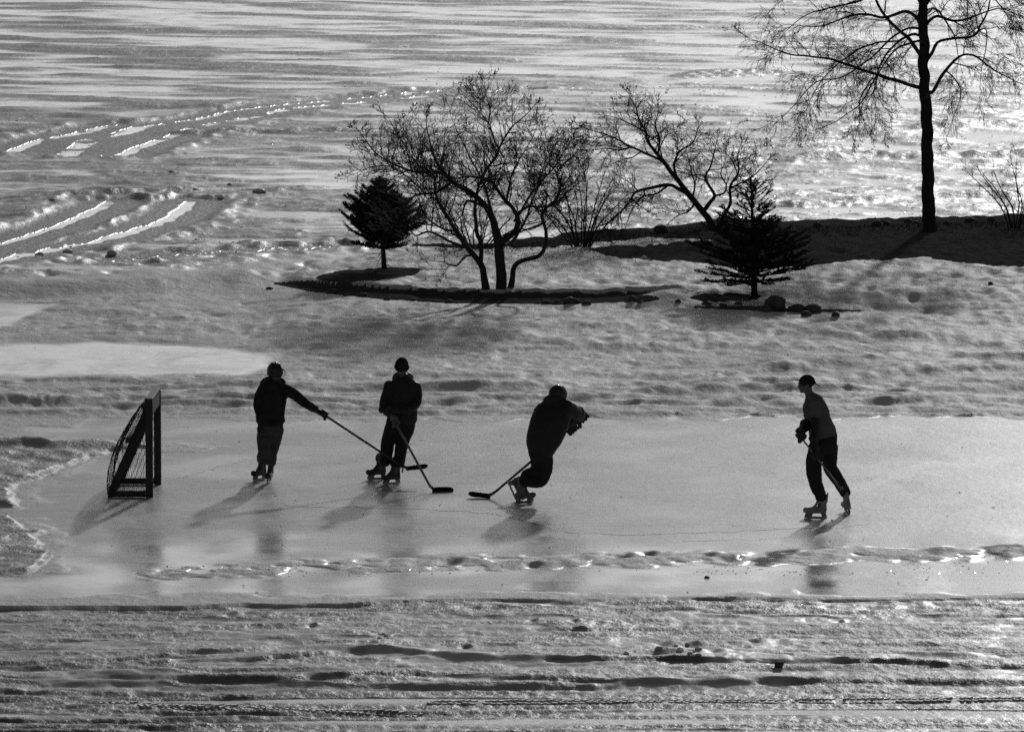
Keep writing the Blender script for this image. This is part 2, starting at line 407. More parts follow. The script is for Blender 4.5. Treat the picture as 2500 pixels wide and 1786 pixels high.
slz = np.maximum(slz, sstep(-.5, 2.5, poly_sdf([(1700, 290), (2100, 268), (2600, 240), (3200, 240), (3200, 330), (2500, 330), (2000, 345), (1700, 350)], 1.2, 60, 2.5)) * .75)
slz = np.maximum(slz, sstep(-.5, 2.0, poly_sdf([(1500, 420), (1900, 395), (2600, 380), (3200, 380), (3200, 430), (2300, 425), (1700, 440)], 1.0, 61, 2.5)) * .85)
slz *= ls
cr = np.clip(np.maximum(cr_lake * .92, slz * (.72 + .5 * octv(.9, 1.2, 104))), 0, 1) * (1 - tr_in) * ls
shore_clear = sstep(-4, 40, lake_edge - V)
cr = np.maximum(cr, (1 - sstep(.5, 1.2, tr_d)) * (1 - tr_in) * ls)
CRUST = CRUST * (1 - ls) + cr * ls
ICE = np.where(ls > .02, np.maximum(ICE * (1 - ls), ls * (0.95 - .92 * np.clip(cr, 0, 1)) * (.55 + .45 * shore_clear)), ICE)
ICE = np.maximum(ICE, tr_in * ls)
H += ls * (scarp(2.2, 2.4, 144, .012) + scarp(.9, 1.2, 148, .010, (.1, -.2))) * (.3 + .7 * cr) * (1 - tr_fl)
H += ls * cr * (0.022 + 0.020 * octv(1.6, 2.6, 62) + 0.016 * octv(.6, 1.1, 63) + 0.010 * octv(.28, .55, 64)) * (1 - tr_in)
H += ls * slz * (1 - tr_in) * (0.012 + 0.035 * octv(.7, .8, 65) + 0.028 * octv(.33, .4, 66) + .015 * octv(.17, .22, 67))
H += ls * tr_rim * (.03 + .05 * octv(.35, .8, 68))
H -= tr_fl * ls * (H - .004)
# wind-packed swells that give the lake its long dark lines
H += ls * (0.05 * octv(9.0, 6.0, 69) * (1 - sstep(350, 600, V)) + 0.02 * octv(4.0, 2.4, 70))
for pts, a, wf_ in [
        ([(400, 327), (600, 325), (800, 322), (1000, 320)], .10, .5), ([(-100, 326), (60, 326), (160, 324)], .12, .6),
        ([(60, 490), (230, 480), (330, 474), (480, 468)], .12, .5), ([(640, 468), (800, 462)], .05, .5),
        ([(1700, 372), (1900, 365), (2100, 360)], .07, .7), ([(1600, 400), (1800, 396), (2200, 386), (2900, 380)], .15, .9),
        ([(2250, 318), (2450, 310), (2900, 306)], .16, 1.0), ([(1900, 304), (2100, 306)], .10, .8),
        ([(1880, 505), (2050, 498), (2160, 492)], .12, .55), ([(2280, 488), (2400, 482), (2900, 478)], .17, .6),
        ([(1650, 190), (1750, 182), (1900, 176)], .16, 1.4), ([(1800, 468), (2300, 462)], .05, .6),
        ([(1000, 470), (1500, 455)], .05, .6), ([(-100, 715), (200, 716), (400, 712), (520, 702)], .05, .5)]:
    rd = ridge(pts, a * .62, wf_, wf_ * 1.6, fade=60, wob=.25, seed=int(pts[0][0] + pts[0][1]) % 97 + 240) * np.maximum(ls, .3)
    H += rd
    k_ = sstep(.006, .03, rd)
    CRUST = np.maximum(CRUST, k_ * ls * .95); ICE = ICE * (1 - k_ * .95 * ls)

# --- footprints
FOOT = [(1014, 680), (1065, 683), (1100, 676), (1140, 682), (1215, 678), (1305, 690), (1375, 687), (1462, 686), (1530, 688), (1590, 684), (1690, 690),
        (1965, 684), (2040, 681), (2135, 682), (2232, 683), (2325, 683), (2420, 677), (2490, 676), (2030, 694), (2075, 700), (2120, 708), (2165, 716), (2225, 725), (2262, 737), (2310, 745),
        (700, 640), (735, 648), (712, 655), (760, 640), (790, 632), (745, 628), (690, 668), (640, 672), (275, 672), (120, 680), (310, 655), (180, 668)]
for a, b in FOOT:
    zz = 0.30 if a > 780 else 0.12
    gx, gy = ground(a, b + zz * 128)
    H -= 0.075 * np.exp(-((GX - gx) / .15) ** 2 - ((GY - gy) / .32) ** 2) * (1 - tr_in)
FOOTN = [(1100, 1373, .13), (1522, 1358, .12), (1780, 1365, .14), (1730, 1355, .1), (885, 1571, .10), (905, 1566, .06), (1618, 1566, .09), (1690, 1570, .10), (1600, 1590, .10), (1740, 1590, .10),
         (1840, 1560, .09), (1900, 1560, .12), (1400, 1510, .06), (1410, 1528, .07), (760, 1520, .05), (1135, 1570, .06), (560, 1494, .07), (1300, 1506, .06), (2050, 1508, .05), (1580, 1352, .10), (1300, 1380, .08)]
for a, b, r in FOOTN:
    gx, gy = ground(a, b)
    H -= (0.07 if b < 1450 else .032) * np.exp(-((GX - gx) / r) ** 2 - ((GY - gy) / (r * 1.6)) ** 2)
    H += 0.025 * np.exp(-((GX - gx - r) / r) ** 2 - ((GY - gy - r * 2.2) / (r * 1.3)) ** 2)

# --- bare earth (outlines in the picture of the raised ground)
TT = ray_t(V)
VA = V - H * F_PX * CP / GY * 1.0        # where each point of the raised ground appears
rg = 5.0 * perlin(GX / 1.0, GY / 2.6, 80) + 4.0 * perlin(GX / .35, GY / .9, 81) + 2.0 * perlin(GX / .14, GY / .4, 82)
ua = U + 1.8 * rg
def between(top, bot, soft=2.5, jitter=1.0):
    t_, b_ = line_at(ua, top), line_at(ua, bot)
    va = VA + rg * jitter
    return sstep(-soft, soft, va - t_) * (1 - sstep(-soft, soft, va - b_)) * (U > top[0][0] - 5)
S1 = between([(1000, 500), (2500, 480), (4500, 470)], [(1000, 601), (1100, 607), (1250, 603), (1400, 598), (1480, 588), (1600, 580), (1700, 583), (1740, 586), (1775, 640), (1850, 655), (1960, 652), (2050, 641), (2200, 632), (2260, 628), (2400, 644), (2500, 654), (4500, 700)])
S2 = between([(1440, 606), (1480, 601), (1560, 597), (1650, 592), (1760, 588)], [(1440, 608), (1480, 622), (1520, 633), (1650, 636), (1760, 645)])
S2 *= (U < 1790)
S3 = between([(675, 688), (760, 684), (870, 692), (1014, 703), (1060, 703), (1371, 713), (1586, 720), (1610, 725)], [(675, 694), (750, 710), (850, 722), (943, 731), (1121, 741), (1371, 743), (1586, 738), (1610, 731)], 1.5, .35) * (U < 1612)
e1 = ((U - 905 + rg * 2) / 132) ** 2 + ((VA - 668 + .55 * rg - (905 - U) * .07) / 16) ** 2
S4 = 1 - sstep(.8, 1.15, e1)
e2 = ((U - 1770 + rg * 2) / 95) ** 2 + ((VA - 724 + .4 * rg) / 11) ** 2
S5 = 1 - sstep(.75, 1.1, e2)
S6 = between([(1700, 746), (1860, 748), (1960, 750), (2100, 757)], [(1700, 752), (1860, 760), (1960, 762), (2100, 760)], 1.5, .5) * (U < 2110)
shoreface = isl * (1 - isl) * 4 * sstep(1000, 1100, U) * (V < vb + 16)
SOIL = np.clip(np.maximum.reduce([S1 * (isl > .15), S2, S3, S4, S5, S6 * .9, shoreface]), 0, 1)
H += SOIL * isl * (0.02 * octv(.3, .5, 84) + .015 * octv(.15, .3, 85)) - .03 * np.maximum(S4, S5)
H += (S1 > .5) * (V < vb + 14) * isl * 0.05 * np.clip(octv(.9, 3., 86) + .6 * octv(.3, 3., 87) + .1, 0, 1)
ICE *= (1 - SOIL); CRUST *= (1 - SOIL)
CRUST = np.clip(CRUST, 0, 1); ICE = np.clip(ICE, 0, 1)

WET = np.clip(ls * .9 + tr_in * .2 + patchA * .7 + patchB * .85 + wetstrip * .9 + rink * (.06 + .60 * sstep(1280, 1360, V + 22 * perlin(GX / 1.3, GY / 2.2, 105)) * np.clip(.75 + .9 * perlin(GX / .9, GY / 1.5, 106), 0, 1) + .30 * np.clip(1.4 * perlin(GX / 2.4, GY / 3.0, 107) + .7 * perlin(GX / .8, GY / 1.2, 153) + .15, 0, 1)), 0, 1)
# --- settle the outer rim to the level of the wide sheet
rim = sstep(-1900, -900, U) * (1 - sstep(3500, 4400, U)) * sstep(-190, -120, V) * (1 - sstep(1950, 2250, V))
H = H * rim - 0.20 * (1 - rim)
VA = V - H * F_PX * CP / GY

def ground_hit(u, v):
    """Point of the finished ground seen at photograph pixel (u, v)."""
    c = int(np.clip(np.searchsorted(US, u), 1, NC - 1))
    col = VA[:, c]
    k = NR - 1
    while k > 0 and col[k] > v:
        k -= 1
    gx, gy = GX[k, c], GY[k, c]
    x = gx + (u - US[c]) * ray_t(VS[k])
    return Vector((x, gy, H[k, c]))

def ground_z(x, y):
    """Height of the finished ground under (x, y)."""
    vv = ((CAM_H * F_PX * CP / y) - F_PX * SP) / (CP + CAM_H * SP / y) + CY
    k = int(np.clip(np.searchsorted(VS, vv), 1, NR - 1))
    uu = x / ray_t(vv) + CX
    c = int(np.clip(np.searchsorted(US, uu), 1, NC - 1))
    return float(H[k, c])

# --- material of the ground, driven by what lies where
gm = bpy.data.materials.new('snow_ice_and_earth')
gm.use_nodes = True
n, l = gm.node_tree.nodes, gm.node_tree.links
bs = n['Principled BSDF']
def N(t, **kw):
    x = n.new(t)
    for k, v_ in kw.items():
        setattr(x, k, v_)
    return x
def attr(nm):
    a = N('ShaderNodeAttribute'); a.attribute_name = nm
    return a.outputs['Fac']
def mathn(op, a, b, clamp=False):
    x = N('ShaderNodeMath', operation=op); x.use_clamp = clamp
    for i, s in enumerate((a, b)):
        if isinstance(s, (int, float)): x.inputs[i].default_value = s
        else: l.new(s, x.inputs[i])
    return x.outputs[0]
def mixf(f, a, b):
    x = N('ShaderNodeMix'); x.data_type = 'FLOAT'
    for s, i in ((f, 0), (a, 2), (b, 3)):
        if isinstance(s, (int, float)): x.inputs[i].default_value = s
        else: l.new(s, x.inputs[i])
    return x.outputs[0]
def maprange(s, a, b, c, d):
    x = N('ShaderNodeMapRange')
    l.new(s, x.inputs['Value'])
    for k, q in zip(('From Min', 'From Max', 'To Min', 'To Max'), (a, b, c, d)): x.inputs[k].default_value = q
    return x.outputs['Result']
geo = N('ShaderNodeNewGeometry')
def noisetex(scale, detail=4, sx=1, sy=1, rough=.55, dist=0):
    mp = N('ShaderNodeMapping')
    mp.inputs['Scale'].default_value = (sx, sy, 1)
    l.new(geo.outputs['Position'], mp.inputs['Vector'])
    t = N('ShaderNodeTexNoise')
    t.inputs['Scale'].default_value = scale
    t.inputs['Detail'].default_value = detail
    t.inputs['Roughness'].default_value = rough
    t.inputs['Distortion'].default_value = dist
    l.new(mp.outputs[0], t.inputs['Vector'])
    return t.outputs['Fac']
a_ice, a_cr, a_so, a_wet = attr('ice'), attr('crust'), attr('soil'), attr('wet')
n_big = noisetex(.35, 4, 1, .6)
n_mid = noisetex(2.2, 4, 1, .6)
n_fine = noisetex(9, 4, 1, .5)
n_grain = noisetex(38, 3)
# thin skate and wind scratches on the ice
scr = noisetex(1.3, 3, 1, 1.6, .5, 1.2)
scr_l = maprange(mathn('ABSOLUTE', mathn('SUBTRACT', scr, .5), 0), 0.0, 0.012, 1.0, 0.0)
scr2 = noisetex(2.1, 2, .35, 2.2, .5, .6)
scr_l2 = maprange(mathn('ABSOLUTE', mathn('SUBTRACT', scr2, .47), 0), 0.0, 0.010, 1.0, 0.0)
scratch = mathn('MULTIPLY', mathn('MAXIMUM', scr_l, scr_l2), maprange(n_mid, .42, .6, 0, 1))
n_mot = noisetex(.9, 5, 1, .45, .65, .6)
n_str = noisetex(3.2, 4, .5, 2.0, .6)
snow_c = mathn('ADD', .74, mathn('ADD', mathn('MULTIPLY', mathn('SUBTRACT', n_mid, .5), .20), mathn('MULTIPLY', mathn('SUBTRACT', n_fine, .5), .16)))
crust_c = mathn('ADD', .175, mathn('MULTIPLY', mathn('SUBTRACT', n_fine, .5), .30))  # dark slush grey, lowered partly to paint vignette shading into the foreground
ice_c = mathn('ADD', mathn('ADD', .60, mathn('MULTIPLY', mathn('SUBTRACT', n_mot, .5), 1.1)), mathn('ADD', mathn('MULTIPLY', mathn('SUBTRACT', n_str, .5), .6), mathn('MULTIPLY', scratch, .14)))
dust = maprange(noisetex(.75, 6, 1, .5, .7, .8), .50, .62, 0, 1)
skid = maprange(noisetex(2.6, 3, .35, 2.6, .6, .4), .57, .63, 0, 1)
skid2 = maprange(noisetex(7.0, 2, .5, 1.6, .6, .4), .60, .66, 0, 1)
ice_c = mathn('ADD', ice_c, mathn('MULTIPLY', dust, .16))
ice_c = mathn('SUBTRACT', ice_c, mathn('ADD', mathn('MULTIPLY', skid, .16), mathn('MULTIPLY', skid2, .22)))
ice_c = mathn('SUBTRACT', ice_c, mathn('MULTIPLY', a_wet, .24), True)
soil_c = mathn('ADD', .095, mathn('MULTIPLY', mathn('SUBTRACT', n_fine, .5), .10), True)
def soft(a, k):
    w = mathn('MULTIPLY', mathn('MULTIPLY', a, mathn('SUBTRACT', 1.0, a)), 4 * k)
    return mathn('ADD', a, mathn('MULTIPLY', mathn('SUBTRACT', n_fine, .5), w), True)
ice_m = soft(a_ice, .9)
cr_m = soft(a_cr, .9)
so_m = maprange(mathn('ADD', a_so, mathn('MULTIPLY', mathn('SUBTRACT', n_fine, .5), .5)), .4, .6, 0, 1)
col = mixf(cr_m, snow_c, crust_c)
col = mixf(ice_m, col, ice_c)
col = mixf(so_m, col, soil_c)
cc = N('ShaderNodeCombineColor')
for i in range(3): l.new(col, cc.inputs[i])
l.new(cc.outputs[0], bs.inputs['Base Color'])
ice_r = mathn('ADD', mixf(a_wet, .40, .09), mathn('ADD', mathn('SUBTRACT', mathn('ADD', mathn('MULTIPLY', mathn('SUBTRACT', n_mot, .4), .22), mathn('MULTIPLY', dust, .10)), .03), mathn('MULTIPLY', scratch, .10)))
rg_ = mixf(cr_m, .65, mathn('ADD', .34, mathn('MULTIPLY', n_grain, .3)))
rg_ = mixf(ice_m, rg_, ice_r)
rg_ = mixf(so_m, rg_, .95)
l.new(rg_, bs.inputs['Roughness'])
l.new(mixf(so_m, mixf(ice_m, mixf(cr_m, .32, .24), mixf(a_wet, .13, .48)), .0), bs.inputs['Specular IOR Level'])
bs.inputs['IOR'].default_value = 1.31
n_c = noisetex(4.2, 3, 1, .7, .6)
hb = mathn('ADD', mathn('ADD', mathn('MULTIPLY', n_fine, .03), mathn('MULTIPLY', n_c, .035)), mathn('MULTIPLY', n_grain, .008))
amp = mixf(cr_m, .58, .85)
amp = mixf(ice_m, amp, mixf(a_wet, .10, .025))
amp = mixf(so_m, amp, 1.6)
hb = mathn('MULTIPLY', hb, amp)
bp = N('ShaderNodeBump')
bp.inputs['Strength'].default_value = 1.0
bp.inputs['Distance'].default_value = 1.0
l.new(hb, bp.inputs['Height'])
l.new(bp.outputs['Normal'], bs.inputs['Normal'])

def sheet(name, mask, base_z=0.0):
    """Build the faces of the height field selected by mask as one mesh."""
    idx = np.arange(NR * NC).reshape(NR, NC)
    a, b, c, d = idx[:-1, :-1][mask], idx[:-1, 1:][mask], idx[1:, 1:][mask], idx[1:, :-1][mask]
    quads = np.stack([d, c, b, a], 1)
    used, inv = np.unique(quads, return_inverse=True)
    inv = inv.reshape(quads.shape)
    me = bpy.data.meshes.new(name)
    nv, nf = len(used), len(quads)
    me.vertices.add(nv); me.loops.add(nf * 4); me.polygons.add(nf)
    co = np.stack([GX.ravel()[used], GY.ravel()[used], H.ravel()[used]], 1).astype(np.float32)
    me.vertices.foreach_set('co', co.ravel())
    me.loops.foreach_set('vertex_index', inv.ravel().astype(np.int32))
    me.polygons.foreach_set('loop_start', np.arange(0, nf * 4, 4, dtype=np.int32))
    me.polygons.foreach_set('loop_total', np.full(nf, 4, dtype=np.int32))
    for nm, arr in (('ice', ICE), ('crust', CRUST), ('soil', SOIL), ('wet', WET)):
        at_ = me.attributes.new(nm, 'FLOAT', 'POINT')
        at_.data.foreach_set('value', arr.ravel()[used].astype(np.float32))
    me.update(calc_edges=True)
    me.validate()
    me.polygons.foreach_set('use_smooth', np.ones(nf, dtype=bool))
    me.materials.append(gm)
    o = bpy.data.objects.new(name, me)
    COL.objects.link(o)
    o['kind'] = 'structure'
    return o

cen = lambda A: (A[:-1, :-1] + A[1:, 1:]) / 2
m_rink = cen(rink) > .5
m_lake = (cen(lake) > .5) & ~m_rink
m_isl = (cen(isl) > .2) & ~m_lake & ~m_rink
m_snow = ~(m_rink | m_lake | m_isl)
def tagged(o, label, cat=None):
    o['label'] = label
    if cat: o['category'] = cat
    return o
lake_o = tagged(sheet('frozen_lake', m_lake), 'frozen lake with streaks of grey crust and wet wheel ruts')
rink_o = tagged(sheet('ice_rink', m_rink), 'cleared grey ice of the skating rink under the players')
isl_o = tagged(sheet('snowy_shore', m_isl), 'low snowy peninsula with bare dark earth under the trees')
snow_o = tagged(sheet('snow_field', m_snow), 'trampled snow with ridges around the rink')

# the wide sheet that carries the lake on to the horizon
R = 6000.0
me = bpy.data.meshes.new('lake_expanse')
me.from_pydata([(-R, -400, -.24), (R, -400, -.24), (R, R, -.24), (-R, R, -.24)], [], [(0, 1, 2, 3)])
for nm, val in (('ice', .55), ('crust', .35), ('soil', 0.0), ('wet', .5)):
    at_ = me.attributes.new(nm, 'FLOAT', 'POINT')
    at_.data.foreach_set('value', np.full(4, val, np.float32))
me.materials.append(gm)
exp_o = bpy.data.objects.new('lake_expanse', me)
COL.objects.link(exp_o)
exp_o['kind'] = 'structure'
exp_o['label'] = 'snow covered lake ice reaching to the horizon'

# ------------------------------------------------------------------ mesh helpers
def mesh_obj(name, verts, faces, mat, parent=None, base=None, smooth=True):
    """One mesh object; vertices come in world coordinates and are stored relative to base."""
    b = Vector(base) if base is not None else Vector((0, 0, 0))
    me = bpy.data.meshes.new(name)
    va = np.array([tuple(v) for v in verts], dtype=np.float64).reshape(-1, 3) - np.array(b)
    me.from_pydata(va.tolist(), [], faces)
    me.update()
    if smooth:
        me.polygons.foreach_set('use_smooth', np.ones(len(me.polygons), dtype=bool))
    me.materials.append(mat)
    o = bpy.data.objects.new(name, me)
    COL.objects.link(o)
    if parent is not None:
        o.parent = parent
    else:
        o.location = b
    return o

def thing(name, label, cat, base, group=None):
    o = bpy.data.objects.new(name, None)
    o.empty_display_size = 0.2
    COL.objects.link(o)
    o.location = base
    o['label'] = label; o['category'] = cat
    if group: o['group'] = group
    return o

def tube_into(V_, F_, pts, rad, sides=5, cap=True):
    """Append a tapered tube along pts to the vertex and face lists."""
    base = len(V_)
    n_ = len(pts)
    prev = None
    for i in range(n_):
        t = (pts[min(i + 1, n_ - 1)] - pts[max(i - 1, 0)])
        if t.length < 1e-9: t = Vector((0, 0, 1))
        t.normalize()
        if prev is None:
            a = t.cross(Vector((0.3, 0.9, 0.2)))
            if a.length < .1: a = t.cross(Vector((1, 0, 0)))
        else:
            a = prev - t * prev.dot(t)
        a.normalize(); prev = a
        b = t.cross(a)
        r = rad[i]
        for k in range(sides):
            q = 2 * math.pi * k / sides
            V_.append(pts[i] + a * (r * math.cos(q)) + b * (r * math.sin(q)))
    for i in range(n_ - 1):
        for k in range(sides):
            k2 = (k + 1) % sides
            F_.append((base + i * sides + k, base + i * sides + k2, base + (i + 1) * sides + k2, base + (i + 1) * sides + k))
    if cap:
        F_.append(tuple(base + k for k in range(sides))[::-1])
        F_.append(tuple(base + (n_ - 1) * sides + k for k in range(sides)))

def smooth_line(pts, step):
    """Catmull-Rom resampling of a polyline of (Vector, radius)."""
    out = []
    n_ = len(pts)
    for i in range(n_ - 1):
        p0, p1, p2, p3 = pts[max(i - 1, 0)], pts[i], pts[i + 1], pts[min(i + 2, n_ - 1)]
        seg = max(1, int((p2[0] - p1[0]).length / step))
        for s in range(seg):
            t = s / seg
            a = 0.5 * ((2 * p1[0]) + (p2[0] - p0[0]) * t + (2 * p0[0] - 5 * p1[0] + 4 * p2[0] - p3[0]) * t * t + (3 * p1[0] - p0[0] - 3 * p2[0] + p3[0]) * t ** 3)
            out.append((a, p1[1] + (p2[1] - p1[1]) * t))
    out.append(pts[-1])
    return out

def pix(p):
    zc = p.y * CP - (p.z - CAM_H) * SP
    return CX + F_PX * p.x / zc, CY - F_PX * (p.y * SP + (p.z - CAM_H) * CP) / zc

def under(outline, soft):
    """Crown limit: nothing grows much above this height profile."""
    us, vs_ = zip(*outline)
    rr = random.Random(77)
    def f(p):
        u, v = pix(p)
        return us[0] - 6 < u < us[-1] + 6 and v > float(np.interp(u, us, vs_)) + rr.uniform(-soft, soft)
    return f

class Tree:
    """Bare tree: drawn limbs (trunk part) and grown twigs (crown part)."""
    def __init__(self, seed, lift=0.25, wobble=0.35, droop=0.0, keep=None, twig=0.0035):
        self.r = random.Random(seed)
        self.TV, self.TF, self.CV, self.CF = [], [], [], []
        self.lift, self.wobble, self.droop, self.keep, self.twig = lift, wobble, droop, keep, twig
        self.count = 0
    def limb(self, pts, sides=8):
        """pts: list of (Vector, radius)."""
        ln = smooth_line(pts, .07)
        P, Rr = [], []
        for i, (p, r) in enumerate(ln):
            w = mnoise.noise_vector(p * 3.1) * (0.35 * r + .012) if 0 < i < len(ln) - 1 else Vector()
            P.append(p + w); Rr.append(r * (1 + .12 * mnoise.noise(p * 9)))
        tube_into(self.TV, self.TF, P, Rr, sides)
        return P, Rr
    def grow(self, p, d, length, r, level, maxlev):
        rn = self.r
        n_ = max(3, int(length / (0.085 if level < 2 else .075)))
        step = length / n_
        P, Rr = [p.copy()], [r]
        d = d.normalized()
        kink = Vector((rn.gauss(0, 1), rn.gauss(0, 1), rn.gauss(0, 1)))
        for i in range(n_):
            f = (i + 1) / n_
            d = d + Vector((rn.gauss(0, 1), rn.gauss(0, 1), rn.gauss(0, 1))) * (self.wobble * (.72 if level < 2 else .5)) + kink * (.05 * self.wobble)
            d.z += self.lift * .25 * (1 if level < 3 else .6) - self.droop * .31 * f
            d.normalize()
            p = p + d * step
            P.append(p.copy()); Rr.append(max(r * (1 - .66 * f), self.twig * .62))
            if self.keep and not self.keep(p):
                break
        self.count += 1
        tube_into(self.CV, self.CF, P, Rr, 4 if level < 1 else 3, cap=False)
        if level < maxlev:
            n_child = [8, 7, 5, 2][min(level, 3)]
            n_child = max(1, int(n_child * length / [0.9, .55, .32, .2][min(level, 3)] + rn.random()))
            for c in range(n_child):
                k = rn.randint(max(1, int(len(P) * .2)), len(P) - 1)
                t = (P[k] - P[k - 1]).normalized()
                s = Vector((rn.gauss(0, 1), rn.gauss(0, 1), rn.gauss(0, 1)))
                s = (s - t * s.dot(t)).normalized()
                nd = t * rn.uniform(.7, 1.1) + s * rn.uniform(.45, .9)
                self.grow(P[k], nd, length * rn.uniform(.38, .68), max(Rr[k] * rn.uniform(.5, .75), self.twig), level + 1, maxlev)
        return P
    def dress(self, P, Rr, spacing, length, start=.25, maxlev=3, out=None):
        """Grow twigs all along a limb."""
        rn = self.r
        tot = 0.0; nxt = spacing * rn.random()
        L = sum((P[i + 1] - P[i]).length for i in range(len(P) - 1))
        for i in range(1, len(P)):
            seg = (P[i] - P[i - 1]); tot += seg.length
            if tot < start * L or tot < nxt: continue
            nxt = tot + spacing * rn.uniform(.5, 1.5)
            t = seg.normalized()
            s = Vector((rn.gauss(0, 1), rn.gauss(0, 1), rn.gauss(0, 1) + .3))
            s = (s - t * s.dot(t)).normalized()
            f = tot / L
            nd = t * rn.uniform(.3, .9) + s * rn.uniform(.6, 1.1)
            self.grow(P[i], nd, length * rn.uniform(.55, 1.15) * (1.0 - .35 * f), max(self.twig * 1.3, min(Rr[i] * .6, .014)), 0 if length > .6 else 1, maxlev)
        self.grow(P[-1], P[-1] - P[-2], length * .8, Rr[-1], 0 if length > .6 else 1, maxlev)
    def build(self, root, base, mt=None, mc=None):
        if self.TV: mesh_obj('trunk', self.TV, self.TF, mt or M['bark'], root, base)
        if self.CV: mesh_obj('crown', self.CV, self.CF, mc or M['twig'], root, base)

def limbs_px(tree, Y, defs, spacing, length, maxlev=3, start=.25, sides=8, dress=True, thin=.78):
    """Limbs given as photograph pixels with (u, v, depth offset, radius in metres)."""
    for d in defs:
        pts = [(at(u, v, Y + dy), r * thin) for (u, v, dy, r) in d[0]]
        P, Rr = tree.limb(pts, sides)
        if dress and (len(d) < 2 or d[1]):
            tree.dress(P, Rr, spacing, length, d[2] if len(d) > 2 else start, maxlev)

